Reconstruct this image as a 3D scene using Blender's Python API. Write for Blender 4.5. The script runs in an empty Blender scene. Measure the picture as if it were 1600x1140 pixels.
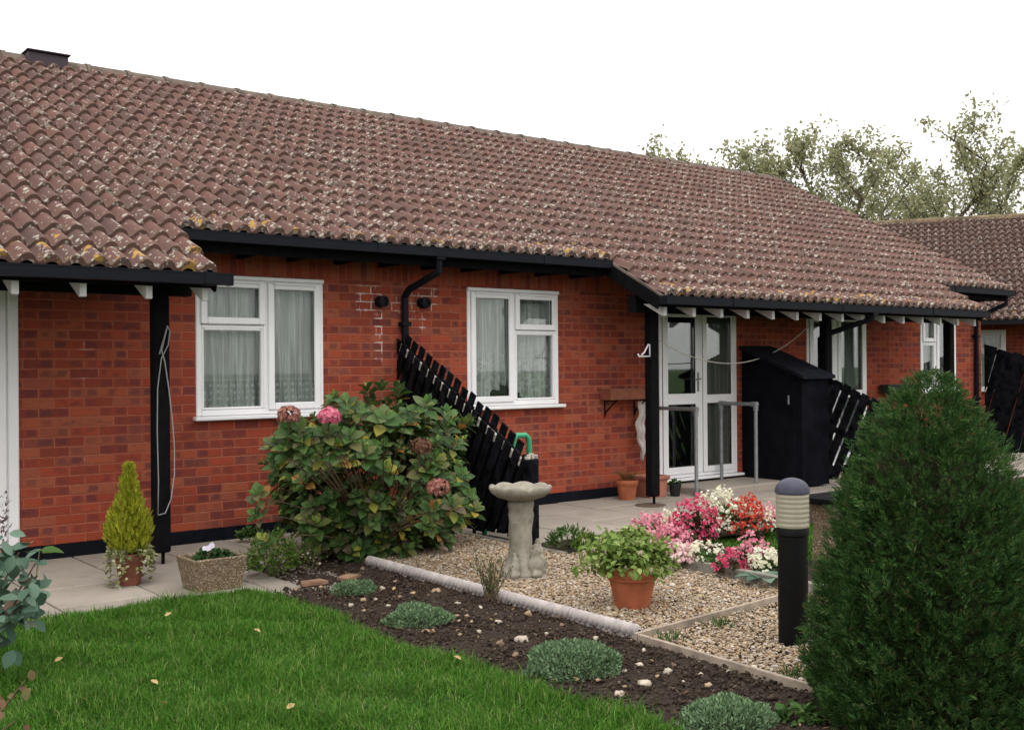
import bpy, math, random
import numpy as np
from mathutils import Vector, Matrix
random.seed(7)
RNG = np.random.default_rng(11)
C = bpy.context.scene.collection
scn = bpy.context.scene

# ------------------------------------------------------------------ camera, sky, sun, exposure
F_PX, TH, PI_, RO, CD, CH = 1692.0, .6667, -.0019, .0079, 8.70, 1.436
_r = np.array([math.cos(TH), -math.sin(TH), 0]); _f0 = np.array([math.sin(TH), math.cos(TH), 0]); _z = np.array([0, 0, 1.])
FW = _f0*math.cos(PI_) - _z*math.sin(PI_); _u = _z*math.cos(PI_) + _f0*math.sin(PI_)
RT = _r*math.cos(RO) - _u*math.sin(RO); UP = _r*math.sin(RO) + _u*math.cos(RO)
CAM = np.array([0, -CD, CH])
cd = bpy.data.cameras.new('camera'); cam = bpy.data.objects.new('camera', cd); C.objects.link(cam)
cd.sensor_width = 36; cd.lens = F_PX/1600*36; cd.clip_start = .05; cd.clip_end = 2000
m = Matrix(((RT[0], UP[0], -FW[0], CAM[0]), (RT[1], UP[1], -FW[1], CAM[1]), (RT[2], UP[2], -FW[2], CAM[2]), (0, 0, 0, 1)))
cam.matrix_world = m
scn.camera = cam

SUN_EL, SUN_AZ = math.radians(52), math.radians(205)     # azimuth clockwise from +Y: light comes from behind the camera
w = bpy.data.worlds.new('World'); scn.world = w; w.use_nodes = True
nt = w.node_tree; nt.nodes.clear()
sky = nt.nodes.new('ShaderNodeTexSky'); sky.sky_type = 'NISHITA'; sky.sun_disc = False
sky.sun_elevation = SUN_EL; sky.sun_rotation = SUN_AZ; sky.air_density = 1.0; sky.dust_density = 4.0
hs = nt.nodes.new('ShaderNodeHueSaturation'); hs.inputs['Saturation'].default_value = .10
ov = nt.nodes.new('ShaderNodeMixRGB'); ov.inputs[0].default_value = .85                                   # overcast cloud layer, three times brighter overhead than at the horizon
tc_ = nt.nodes.new('ShaderNodeTexCoord'); sp_ = nt.nodes.new('ShaderNodeSeparateXYZ'); nt.links.new(tc_.outputs['Generated'], sp_.inputs[0])
mr_ = nt.nodes.new('ShaderNodeMapRange'); mr_.inputs[1].default_value = 0; mr_.inputs[2].default_value = 1; mr_.inputs[3].default_value = 8.2; mr_.inputs[4].default_value = 20.0; nt.links.new(sp_.outputs[2], mr_.inputs[0])
cl_ = nt.nodes.new('ShaderNodeMixRGB'); cl_.blend_type = 'MULTIPLY'; cl_.inputs[0].default_value = 1; cl_.inputs[2].default_value = (1.0, .985, .965, 1); nt.links.new(mr_.outputs[0], cl_.inputs[1]); nt.links.new(cl_.outputs[0], ov.inputs[2])
bg = nt.nodes.new('ShaderNodeBackground'); bg.inputs['Strength'].default_value = .15
wo = nt.nodes.new('ShaderNodeOutputWorld')
nt.links.new(sky.outputs[0], hs.inputs['Color']); nt.links.new(hs.outputs[0], ov.inputs[1]); nt.links.new(ov.outputs[0], bg.inputs['Color']); nt.links.new(bg.outputs[0], wo.inputs['Surface'])
sl = bpy.data.lights.new('sun', 'SUN'); sl.energy = .6; sl.angle = math.radians(25); sl.color = (1, .97, .92)
so = bpy.data.objects.new('sun', sl); C.objects.link(so)
sd = Vector((math.sin(SUN_AZ)*math.cos(SUN_EL), math.cos(SUN_AZ)*math.cos(SUN_EL), math.sin(SUN_EL)))
so.rotation_euler = (-sd).to_track_quat('-Z', 'Y').to_euler(); so.location = (0, -20, 20)
scn.view_settings.view_transform = 'Standard'; scn.view_settings.look = 'None'
scn.view_settings.exposure = 0.0; scn.view_settings.gamma = 1
scn.cycles.max_bounces = 8; scn.cycles.transparent_max_bounces = 16

def ray(px, py): return FW + RT*(px-800)/F_PX - UP*(py-570)/F_PX
def G(px, py, z=0.0):                      # the ground point seen at a photo pixel
    d = ray(px, py); return CAM + d*((z-CAM[2])/d[2])
def WL(px, py, y=0.0):                     # the point of a plane parallel to the facade
    d = ray(px, py); return CAM + d*((y-CAM[1])/d[1])
def PX(px, py, x):
    d = ray(px, py); return CAM + d*((x-CAM[0])/d[0])

# ------------------------------------------------------------------ object helpers
def tag(o, label=None, cat=None, group=None, kind=None):
    if label: o['label'] = label
    if cat: o['category'] = cat
    if group: o['group'] = group
    if kind: o['kind'] = kind
    return o
ORG = {}
def thing(name, loc, label, cat, group=None, rz=0):
    o = bpy.data.objects.new(name, None); C.objects.link(o); o.empty_display_size = .1
    o.location = tuple(float(v) for v in loc); o.rotation_euler = (0, 0, rz)
    ORG[o.name] = np.array([float(v) for v in loc]) if rz == 0 else np.zeros(3)
    return tag(o, label, cat, group)
def mesh(name, V, F, mat, parent=None, smooth=False, attrs=None):
    """V: points in world axes (shifted to the parent's base), F: list of faces or (n,k) array; one mesh object"""
    V = np.asarray(V, dtype=np.float32).reshape(-1, 3)
    o0 = ORG.get(parent.name, np.zeros(3)) if parent else np.zeros(3)
    V = (V - o0).astype(np.float32)
    me = bpy.data.meshes.new(name)
    if isinstance(F, np.ndarray):
        n, k = F.shape
        me.vertices.add(len(V)); me.vertices.foreach_set('co', V.ravel())
        me.loops.add(n*k); me.loops.foreach_set('vertex_index', F.astype(np.int32).ravel())
        me.polygons.add(n); me.polygons.foreach_set('loop_start', (np.arange(n)*k).astype(np.int32))
        me.update(calc_edges=True)
    else:
        me.from_pydata(V.tolist(), [], F)
    if smooth: me.polygons.foreach_set('use_smooth', np.ones(len(me.polygons), dtype=bool))
    if attrs:
        for k_, a in attrs.items():
            at = me.attributes.new(k_, 'FLOAT', 'POINT'); at.data.foreach_set('value', np.asarray(a, dtype=np.float32))
    me.materials.append(mat); me.update()
    o = bpy.data.objects.new(name, me); C.objects.link(o)
    if parent:
        o.parent = parent; ORG[o.name] = o0
    return o
def kids(o): return [c for c in bpy.data.objects if c.parent == o]
def copy_tree(o, parent=None):
    ch = kids(o)
    c = o.copy(); C.objects.link(c)
    if parent: c.parent = parent
    for k_ in ch: copy_tree(k_, c)
    return c
def unit(a):
    a = np.asarray(a, float); return a/(np.linalg.norm(a, axis=-1, keepdims=True)+1e-9)

class MB:
    def __init__(s): s.v = []; s.f = []
    def add(s, V, F):
        b = len(s.v); s.v += [tuple(map(float, p)) for p in V]; s.f += [tuple(b+i for i in f) for f in F]; return s
    def box(s, a, b, bev=0.0):
        x0, y0, z0 = [min(a[i], b[i]) for i in range(3)]; x1, y1, z1 = [max(a[i], b[i]) for i in range(3)]
        if bev <= 0:
            V = [(x0,y0,z0),(x1,y0,z0),(x1,y1,z0),(x0,y1,z0),(x0,y0,z1),(x1,y0,z1),(x1,y1,z1),(x0,y1,z1)]
            return s.add(V, [(3,2,1,0),(4,5,6,7),(0,1,5,4),(1,2,6,5),(2,3,7,6),(3,0,4,7)])
        e = min(bev, (x1-x0)/2.1, (y1-y0)/2.1, (z1-z0)/2.1)
        def ring(z, i): return [(x0+i,y0,z),(x1-i,y0,z),(x1,y0+i,z),(x1,y1-i,z),(x1-i,y1,z),(x0+i,y1,z),(x0,y1-i,z),(x0,y0+i,z)]
        def inner(z): return [(x0+e*1.2,y0+e,z),(x1-e*1.2,y0+e,z),(x1-e,y0+e*1.2,z),(x1-e,y1-e*1.2,z),(x1-e*1.2,y1-e,z),(x0+e*1.2,y1-e,z),(x0+e,y1-e*1.2,z),(x0+e,y0+e*1.2,z)]
        rs = [inner(z0), ring(z0+e, e), ring(z1-e, e), inner(z1)]
        V = sum(rs, []); F = []
        for k_ in range(3):
            for i in range(8):
                j = (i+1) % 8; F.append((k_*8+i, k_*8+j, k_*8+8+j, k_*8+8+i))
        F.append(tuple(range(7, -1, -1))); F.append(tuple(range(24, 32)))
        return s.add(V, F)
    def prism(s, poly, off):                 # planar polygon extruded by a vector
        n = len(poly); V = [tuple(p) for p in poly] + [tuple(np.add(p, off)) for p in poly]
        F = [tuple(range(n))[::-1], tuple(range(n, 2*n))] + [(i, (i+1) % n, n+(i+1) % n, n+i) for i in range(n)]
        return s.add(V, F)
    def tube(s, pts, r, seg=8, cap=True):
        pts = [np.array(p, float) for p in pts]; n = len(pts)
        rs = r if hasattr(r, '__len__') else [r]*n
        V = []; F = []; prev = None
        for i, p in enumerate(pts):
            t = unit(pts[min(i+1, n-1)] - pts[max(i-1, 0)])
            if prev is None:
                a = np.cross(t, [0, 0, 1]) if abs(t[2]) < .9 else np.cross(t, [1, 0, 0])
            else: a = prev - t*np.dot(prev, t)
            a = unit(a); b = np.cross(t, a); prev = a
            for k_ in range(seg):
                th = 2*math.pi*k_/seg; V.append(p + (a*math.cos(th) + b*math.sin(th))*rs[i])
        for i in range(n-1):
            for k_ in range(seg):
                j = (k_+1) % seg; F.append((i*seg+k_, i*seg+j, (i+1)*seg+j, (i+1)*seg+k_))
        if cap: F.append(tuple(range(seg))[::-1]); F.append(tuple(range((n-1)*seg, n*seg)))
        return s.add(V, F)
    def lathe(s, prof, c, seg=32, fn=None):     # prof: list of (r, z)
        V = []; F = []
        for i, (r, z) in enumerate(prof):
            for k_ in range(seg):
                th = 2*math.pi*k_/seg; rr, zz = (r, z) if fn is None else fn(r, z, th, i)
                V.append((c[0]+rr*math.cos(th), c[1]+rr*math.sin(th), c[2]+zz))
        n = len(prof)
        for i in range(n-1):
            for k_ in range(seg):
                j = (k_+1) % seg; F.append((i*seg+k_, i*seg+j, (i+1)*seg+j, (i+1)*seg+k_))
        F.append(tuple(range(seg))[::-1]); F.append(tuple(range((n-1)*seg, n*seg)))
        return s.add(V, F)
    def build(s, name, mat, parent=None, smooth=False, angle=None):
        o = mesh(name, np.array(s.v), s.f, mat, parent, smooth)
        if angle: o.data.polygons.foreach_set('use_smooth', np.ones(len(o.data.polygons), dtype=bool)); o.data.set_sharp_from_angle(angle=math.radians(angle))
        return o

# ------------------------------------------------------------------ material helpers
class NT:
    def __init__(s, name):
        s.mat = bpy.data.materials.new(name); s.mat.use_nodes = True; s.t = s.mat.node_tree; s.t.nodes.clear()
        s.out = s.t.nodes.new('ShaderNodeOutputMaterial')
    def n(s, typ, **kw):
        nd = s.t.nodes.new('ShaderNode'+typ)
        for k_, v in kw.items(): setattr(nd, k_, v)
        return nd
    def lk(s, a, b): s.t.links.new(a, b)
    def put(s, sock, v):
        if isinstance(v, bpy.types.NodeSocket): s.lk(v, sock)
        elif hasattr(v, '__len__') and len(v) == 3 and sock.type == 'RGBA': sock.default_value = (*v, 1)
        else: sock.default_value = v
    def m(s, op, a, b=0.0, c=None, clamp=False):
        nd = s.n('Math', operation=op, use_clamp=clamp); s.put(nd.inputs[0], a); s.put(nd.inputs[1], b)
        if c is not None: s.put(nd.inputs[2], c)
        return nd.outputs[0]
    def mix(s, f, a, b, blend='MIX'):
        nd = s.n('MixRGB', blend_type=blend); s.put(nd.inputs[0], f); s.put(nd.inputs[1], a); s.put(nd.inputs[2], b); return nd.outputs[0]
    def step(s, x, a, b):                       # smoothstep from a to b
        nd = s.n('MapRange', interpolation_type='SMOOTHSTEP'); s.put(nd.inputs[0], x); s.put(nd.inputs[1], a); s.put(nd.inputs[2], b); return nd.outputs[0]
    def obj(s): return s.n('TexCoord').outputs['Object']
    def noise(s, vec, scale, detail=3.0, rough=.55, out='Fac'):
        nd = s.n('TexNoise'); s.put(nd.inputs['Vector'], vec); nd.inputs['Scale'].default_value = scale; nd.inputs['Detail'].default_value = detail; nd.inputs['Roughness'].default_value = rough
        return nd.outputs[out]
    def voro(s, vec, scale, feature='F1', out='Distance', rand=1.0):
        nd = s.n('TexVoronoi', feature=feature); s.put(nd.inputs['Vector'], vec); nd.inputs['Scale'].default_value = scale; nd.inputs['Randomness'].default_value = rand
        return nd.outputs[out]
    def ramp(s, f, stops, interp='LINEAR'):
        nd = s.n('ValToRGB'); cr = nd.color_ramp; cr.interpolation = interp
        while len(cr.elements) < len(stops): cr.elements.new(.5)
        for e, (p, c) in zip(cr.elements, stops): e.position = p; e.color = (*c, 1)
        s.put(nd.inputs[0], f); return nd.outputs[0]
    def xyz(s, vec):
        nd = s.n('SeparateXYZ'); s.lk(vec, nd.inputs[0]); return nd.outputs
    def vec(s, x, y, z=0.0):
        nd = s.n('CombineXYZ'); s.put(nd.inputs[0], x); s.put(nd.inputs[1], y); s.put(nd.inputs[2], z); return nd.outputs[0]
    def white(s, x, y):
        nd = s.n('TexWhiteNoise', noise_dimensions='2D'); s.lk(s.vec(x, y), nd.inputs['Vector']); return nd.outputs['Value']
    def attr(s, name): return s.n('Attribute', attribute_name=name).outputs['Fac']
    def isl(s): return s.n('NewGeometry').outputs['Random Per Island']
    def bump(s, h, strength=.4, dist=.01):
        nd = s.n('Bump'); nd.inputs['Strength'].default_value = strength; nd.inputs['Distance'].default_value = dist; s.put(nd.inputs['Height'], h); return nd.outputs[0]
    def pbr(s, col, rough=.7, normal=None, spec=.35, metal=0.0, **kw):
        b = s.n('BsdfPrincipled'); s.put(b.inputs['Base Color'], col); s.put(b.inputs['Roughness'], rough); b.inputs['Specular IOR Level'].default_value = spec; b.inputs['Metallic'].default_value = metal
        if normal is not None: s.lk(normal, b.inputs['Normal'])
        for k_, v in kw.items(): s.put(b.inputs[k_.replace('_', ' ')], v)
        s.lk(b.outputs[0], s.out.inputs['Surface']); return b
def plain(name, col, rough=.6, var=.18, scale=9.0, bump=.15, bscale=60, spec=.35, metal=0.0):
    t = NT(name); o = t.obj(); n1 = t.noise(o, scale, 5, .6)
    c = t.mix(t.step(n1, .3, .7), tuple(x*(1-var) for x in col), tuple(min(1, x*(1+var)) for x in col))
    t.pbr(c, t.m('ADD', rough-.08, t.m('MULTIPLY', t.noise(o, scale*3, 3), .16)), t.bump(t.noise(o, bscale, 4), bump, .004), spec, metal)
    return t.mat
def leafmat(name, stops, trans=.3, rough=.5, spec=.3):
    spec *= .4; rough = min(1, rough+.1)
    t = NT(name); c = t.ramp(t.isl(), stops)
    o = t.obj(); c = t.mix(t.m('MULTIPLY', t.noise(o, 40, 2), .35), c, t.mix(1, c, (.6, .75, .5), 'MULTIPLY'))
    b = t.pbr(c, rough, None, spec)
    tr = t.n('BsdfTranslucent'); t.lk(c, tr.inputs['Color']); mx = t.n('MixShader'); mx.inputs[0].default_value = trans
    t.lk(b.outputs[0], mx.inputs[1]); t.lk(tr.outputs[0], mx.inputs[2]); t.lk(mx.outputs[0], t.out.inputs['Surface'])
    return t.mat

# ------------------------------------------------------------------ materials
def brick_mat(name, patches=()):
    t = NT(name); o = t.obj(); x, y, z = t.xyz(o)
    h = t.m('ADD', x, y)
    zz = t.m('SUBTRACT', z, .10)
    sol = t.m('MULTIPLY', t.m('GREATER_THAN', zz, 2.1405), t.m('LESS_THAN', zz, 2.366))
    u = t.m('DIVIDE', h, .225); v = t.m('DIVIDE', zz, .075)
    us = t.m('DIVIDE', h, .075); vs = t.m('DIVIDE', t.m('SUBTRACT', zz, 2.1405), .225)
    row = t.m('FLOOR', t.m('ADD', t.m('MULTIPLY', v, t.m('SUBTRACT', 1, sol)), t.m('MULTIPLY', t.m('ADD', vs, 90), sol)))
    sh = t.m('MULTIPLY', t.m('MULTIPLY', t.m('MODULO', row, 2.0), .5), t.m('SUBTRACT', 1, sol))
    uu = t.m('ADD', t.m('ADD', t.m('MULTIPLY', u, t.m('SUBTRACT', 1, sol)), t.m('MULTIPLY', us, sol)), sh)
    uu = t.m('ADD', uu, 200.0)
    vv = t.m('ADD', t.m('MULTIPLY', v, t.m('SUBTRACT', 1, sol)), t.m('MULTIPLY', vs, sol))
    col = t.m('FLOOR', uu); fu = t.m('FRACT', uu); fv = t.m('FRACT', t.m('ADD', vv, 50.0))
    wob = t.m('MULTIPLY', t.m('SUBTRACT', t.noise(o, 30, 3), .5), .012)
    du = t.m('MULTIPLY', t.m('MINIMUM', fu, t.m('SUBTRACT', 1, fu)), t.m('ADD', .225, t.m('MULTIPLY', sol, -.15)))
    dv = t.m('MULTIPLY', t.m('MINIMUM', fv, t.m('SUBTRACT', 1, fv)), t.m('ADD', .075, t.m('MULTIPLY', sol, .15)))
    ed = t.m('ADD', t.m('MINIMUM', du, dv), wob)
    brick = t.step(ed, .003, .0075)                      # 1 on a brick, 0 in a joint
    r1 = t.white(col, row); r2 = t.white(t.m('ADD', col, 77.3), row); r3 = t.white(t.m('ADD', col, 31.7), t.m('ADD', row, 9))
    base = t.ramp(r1, [(0, (.20, .046, .034)), (.3, (.285, .057, .032)), (.6, (.335, .068, .036)), (.85, (.335, .096, .052)), (1, (.22, .060, .045))])
    # dark burnt hearts and bands of the individual bricks
    sx = t.m('ADD', t.m('MULTIPLY', h, 1.0), t.m('MULTIPLY', r3, 19))
    bl = t.noise(t.vec(t.m('MULTIPLY', sx, 11), t.m('MULTIPLY', z, 20), r3), 1.0, 3, .6)
    hu = t.m('FRACT', t.m('MULTIPLY', uu, 2.0)); hc_ = t.m('FLOOR', t.m('MULTIPLY', uu, 2.0)); rh = t.white(hc_, t.m('ADD', row, 3.3)); rh2 = t.white(t.m('ADD', hc_, 5.1), row)
    hd = t.m('MULTIPLY', t.m('MINIMUM', hu, t.m('SUBTRACT', 1, hu)), .1125)
    half = t.m('MULTIPLY', t.m('MULTIPLY', t.step(t.m('ADD', hd, t.m('MULTIPLY', t.m('SUBTRACT', t.noise(o, 17, 3), .5), .085)), .004, .034), t.step(dv, .006, .022)), t.m('MULTIPLY', t.step(rh, .42, .50), t.m('SUBTRACT', 1, sol)))
    core = t.m('MULTIPLY', t.step(du, .004, .045), t.step(dv, .003, .022))
    thr = t.m('ADD', .44, t.m('MULTIPLY', r2, .30))
    dark = t.m('MULTIPLY', t.m('MULTIPLY', t.step(t.m('SUBTRACT', bl, thr), -.07, .17), core), .82)
    base = t.mix(t.m('MAXIMUM', t.m('MULTIPLY', dark, .8), t.m('MULTIPLY', half, t.m('ADD', .22, t.m('MULTIPLY', rh2, .6)))), base, (.105, .038, .040))
    base = t.mix(t.m('MULTIPLY', t.step(t.noise(o, 55, 4, .7), .55, .75), .35), base, (.40, .15, .075))
    base = t.mix(t.m('MULTIPLY', t.noise(o, .9, 4), .35), base, t.mix(1, base, (.68, .62, .60), 'MULTIPLY'))
    mort = t.mix(t.noise(o, 5, 4), (.27, .073, .045), (.385, .14, .088))
    mort = t.mix(t.step(t.noise(o, 2.3, 5, .7), .60, .72), mort, (.46, .25, .18))
    brick_w = brick
    for (x0, x1, z0, z1, amt) in patches:                # pale lime mortar round the re-set flues
        inb = t.m('MULTIPLY', t.m('MULTIPLY', t.step(x, x0-.01, x0+.01), t.step(x, x1+.01, x1-.01)), t.m('MULTIPLY', t.step(z, z0-.01, z0+.01), t.step(z, z1+.01, z1-.01)))
        k_ = t.m('MULTIPLY', inb, t.m('MULTIPLY', amt, t.step(t.noise(o, 14, 4, .7), .34, .56)))
        mort = t.mix(k_, mort, (.62, .52, .48))
        base = t.mix(t.m('MULTIPLY', k_, t.m('MULTIPLY', t.step(t.noise(t.vec(t.m('MULTIPLY', x, 40), t.m('MULTIPLY', z, 9)), 1, 3), .56, .68), .75)), base, (.55, .44, .40))
    c = t.mix(brick_w, mort, base)
    hgt = t.m('ADD', t.m('MULTIPLY', brick, 1.0), t.m('MULTIPLY', t.noise(o, 90, 4), .3))
    t.pbr(c, .9, t.bump(hgt, .75, .008), .07)
    return t.mat

def tile_mat(name, warm=1.0, light=1.0):
    t = NT(name); o = t.obj(); r = t.isl(); cr = t.attr('crest'); tf = t.attr('tf'); ev = t.attr('eave')
    L = light
    base = t.ramp(r, [(0, (.118*L, .072*L, .066*L)), (.35, (.150*L, .084*L, .074*L)), (.7, (.168*L*warm, .088*L, .072*L)), (1, (.135*L, .084*L, .074*L))])
    big = t.noise(o, .55, 3)
    base = t.mix(t.m('MULTIPLY', t.step(big, .4, .7), .45), base, (.175*L, .100*L, .088*L))
    base = t.mix(t.m('MULTIPLY', t.step(t.noise(o, 6, 5, .65), .5, .75), .5), base, (.10*L, .072*L, .060*L))
    base = t.mix(t.m('MULTIPLY', t.step(tf, .55, 1.0), t.m('MULTIPLY', .35, t.noise(o, 9, 3))), base, (.19*L, .155*L, .12*L))
    # grey-white lichen rosettes
    n0 = t.noise(o, 1.1, 3, .6); wob = t.n('VectorMath', operation='ADD'); nv = t.n('VectorMath', operation='SCALE'); nv.inputs['Scale'].default_value = .018; t.lk(t.noise(o, 38, 2, .6, 'Color'), nv.inputs[0]); t.lk(o, wob.inputs[0]); t.lk(nv.outputs[0], wob.inputs[1]); ow = wob.outputs[0]
    p = t.m('ADD', .03, t.m('MULTIPLY', t.m('SUBTRACT', n0, .38), .95)); p = t.m('ADD', p, t.m('MULTIPLY', t.m('SUBTRACT', cr, .55), .30)); p = t.m('ADD', p, t.m('MULTIPLY', t.m('SUBTRACT', tf, .45), .36)); p = t.m('ADD', p, t.m('MULTIPLY', ev, .26))
    def spots(sc, k_):
        vd = t.voro(ow, sc); vc = t.xyz(t.voro(ow, sc, out='Color')); rad = t.m('ADD', .20, t.m('MULTIPLY', vc[1], .26))
        return t.m('MULTIPLY', t.step(t.m('SUBTRACT', rad, vd), -.05, .05), t.m('LESS_THAN', t.m('MULTIPLY', vc[0], k_), p))
    lich = t.m('MAXIMUM', spots(18, 1.0), spots(34, 1.1))
    ring = t.noise(o, 60, 3, .7)
    base = t.mix(t.m('MULTIPLY', lich, t.m('ADD', .35, t.m('MULTIPLY', t.step(ring, .34, .55), .6))), base, t.mix(t.noise(o, 35, 2), (.46, .43, .375), (.33, .305, .25)))
    so_ = t.m('ADD', t.noise(o, 8.5, 4, .6), t.m('ADD', t.m('MULTIPLY', ev, .16), t.m('MULTIPLY', t.m('SUBTRACT', t.noise(o, 1.7, 2), .5), .25)))
    base = t.mix(t.m('MULTIPLY', t.step(so_, .75, .80), t.step(cr, .1, .4)), base, t.mix(t.noise(o, 40, 3), (.42, .24, .045), (.30, .19, .07)))
    t.pbr(base, .92, t.bump(t.m('ADD', t.noise(o, 75, 5, .65), t.m('MULTIPLY', lich, .8)), .5, .006), .07)
    return t.mat

M = {}
M['brick'] = brick_mat('brick', [(-2.97, -2.7, 1.96, 2.2, 1.0), (-2.3, -2.07, 1.98, 2.2, 0.9), (-2.775, -2.69, 1.5, 1.97, 1.0), (-2.28, -2.21, 1.8, 1.97, 0.9), (-2.6, -2.48, 1.95, 2.12, 0.7), (-2.42, -2.32, 1.9, 2.15, 0.6)])
M['brick_far'] = brick_mat('brick_far')
M['tile'] = tile_mat('roof_tile', 1.0, .86)
M['tile_far'] = tile_mat('roof_tile_far', .9, .62)
M['black'] = plain('black_timber', (.005, .005, .006), .8, .3, 12, .3, 40, .06)
M['blackwood'] = plain('black_stained_boards', (.0062, .0064, .0085), .85, .9, 11, .5, 30, .06)
M['pvc_black'] = plain('black_plastic', (.006, .007, .011), .55, .15, 5, .03, 30, .12)
M['plinth'] = plain('bitumen_plinth', (.007, .008, .012), .85, .3, 8, .3, 50, .06)
M['upvc'] = plain('white_frame', (.80, .79, .80), .35, .03, 4, .02, 20, .5)
M['white_paint'] = plain('white_rafter_paint', (.62, .61, .60), .6, .12, 15, .15, 40)
M['soffit'] = plain('soffit_board', (.020, .018, .017), .8, .2, 8, .2, 30)
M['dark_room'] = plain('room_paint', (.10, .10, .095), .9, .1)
M['galv'] = plain('galvanised_tube', (.23, .24, .245), .5, .18, 18, .08, 60, .4, .4)
M['terracotta'] = plain('terracotta', (.36, .105, .045), .8, .18, 9, .15, 80)
M['terracotta_old'] = plain('terracotta_old', (.17, .060, .036), .85, .25, 9, .2, 80)
M['terracotta_pink'] = plain('terracotta_pink', (.34, .13, .085), .8, .15, 9, .1, 80)
M['soil'] = None
M['cast_stone'] = None
M['bollard'] = plain('bollard_paint', (.006, .0062, .0065), .6, .15, 20, .12, 120, .12)
M['steel_grey'] = plain('bollard_cap_paint', (.050, .052, .078), .55, .15, 20, .1, 120, .25)
M['timber'] = plain('edging_timber', (.29, .235, .185), .85, .25, 14, .4, 50, .2)
M['kerb'] = plain('concrete_kerb', (.20, .185, .155), .9, .2, 8, .35, 70, .2)
M['edging'] = plain('cast_edging', (.37, .33, .315), .85, .18, 11, .25, 80, .2)
M['rope'] = plain('cord', (.24, .24, .24), .8, .1)
M['line'] = plain('pale_cord', (.55, .52, .47), .8, .1)
M['cupboard'] = plain('cupboard_stain', (.0055, .006, .009), .85, .35, 5, .4, 40, .06)
M['cloth'] = plain('cloth', (.52, .47, .43), .9, .12, 14, .2, 120, .1)
M['woodbox'] = plain('brown_planter', (.20, .062, .032), .7, .2, 12, .2, 50)
M['greenplastic'] = plain('green_plastic', (.03, .27, .13), .45, .12, 6, .05, 40, .5)
M['greenbox'] = plain('dark_green_plastic', (.012, .022, .018), .5, .15)
M['teal'] = plain('teal_plastic', (.04, .17, .19), .4, .1)
M['pot_black'] = plain('black_pot', (.014, .016, .016), .5, .2)
M['ridge'] = plain('ridge_tile', (.125, .098, .080), .92, .35, 7, .4, 60, .2)
M['pale_wood'] = plain('worn_pale_wood', (.42, .38, .33), .9, .3, 20, .4, 60, .1)
M['bark'] = plain('bark', (.075, .055, .04), .95, .35, 14, .6, 40, .1)
M['stem_green'] = plain('green_stem', (.10, .11, .035), .8, .3, 20)
M['stem_brown'] = plain('brown_stem', (.11, .07, .04), .85, .3, 20)
M['stone_white'] = plain('garden_stone', (.42, .36, .29), .85, .25, 20, .3, 60, .2)
M['stone_tan'] = plain('tan_stone', (.36, .26, .16), .85, .3, 18, .3, 60, .2)
M['stone_brown'] = plain('brown_stone', (.24, .16, .11), .85, .3, 18, .3, 60, .2)
M['slabfrag'] = plain('broken_tile', (.22, .13, .085), .9, .25, 12, .3, 60, .2)

t = NT('glass'); gl = t.n('BsdfGlossy'); gl.inputs['Roughness'].default_value = .02; tr = t.n('BsdfTransparent'); tr.inputs['Color'].default_value = (.95, .975, .965, 1)
lw = t.n('Fresnel'); lw.inputs['IOR'].default_value = 1.52; mx = t.n('MixShader'); t.lk(t.m('ADD', t.m('MULTIPLY', lw.outputs[0], .75), .012), mx.inputs[0]); t.lk(tr.outputs[0], mx.inputs[1]); t.lk(gl.outputs[0], mx.inputs[2]); t.lk(mx.outputs[0], t.out.inputs['Surface'])
M['glass'] = t.mat
def net_mat(name, band, lace):
    t = NT(name); o = t.obj(); x, y, z = t.xyz(o)
    d = t.n('BsdfDiffuse'); tl = t.n('BsdfTranslucent'); c = (.84, .87, .84)
    d.inputs['Color'].default_value = (*c, 1); tl.inputs['Color'].default_value = (*c, 1)
    a = t.n('MixShader'); a.inputs[0].default_value = .25; t.lk(d.outputs[0], a.inputs[1]); t.lk(tl.outputs[0], a.inputs[2])
    tr = t.n('BsdfTransparent'); mx = t.n('MixShader')
    weave = t.m('ADD', t.m('MULTIPLY', t.step(t.noise(t.vec(t.m('MULTIPLY', x, 30), t.m('MULTIPLY', z, 1.2)), 1, 2), .36, .66), .6), t.m('MULTIPLY', t.step(t.noise(t.vec(t.m('MULTIPLY', x, 75), t.m('MULTIPLY', z, 2)), 1, 2), .4, .62), .4))
    op = t.m('ADD', .46, t.m('MULTIPLY', weave, .50))
    if lace:
        fl = t.step(t.noise(o, 22, 4, .65), .46, .58); hi = t.step(z, 1.75, 1.35)
        op = t.m('ADD', op, t.m('MULTIPLY', t.m('MULTIPLY', fl, hi), .30))
    if band:
        dots = t.step(t.voro(t.vec(t.m('MULTIPLY', x, 26), t.m('MULTIPLY', z, 17)), 1, rand=.25), .32, .22)
        edge = t.step(t.m('ABSOLUTE', t.m('SUBTRACT', z, 1.345)), .008, .004)
        op = t.m('ADD', op, t.m('MULTIPLY', t.m('LESS_THAN', z, 1.345), t.m('SUBTRACT', t.m('MULTIPLY', dots, .34), .06))); op = t.m('ADD', op, t.m('MULTIPLY', edge, .12))
    t.lk(t.m('MINIMUM', op, .98), mx.inputs[0]); t.lk(tr.outputs[0], mx.inputs[1]); t.lk(a.outputs[0], mx.inputs[2]); t.lk(mx.outputs[0], t.out.inputs['Surface'])
    return t.mat
M['net'] = net_mat('net_curtain', True, False); M['net_lace'] = net_mat('lace_curtain', False, True); M['net_plain'] = net_mat('plain_net_curtain', False, False)

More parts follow.
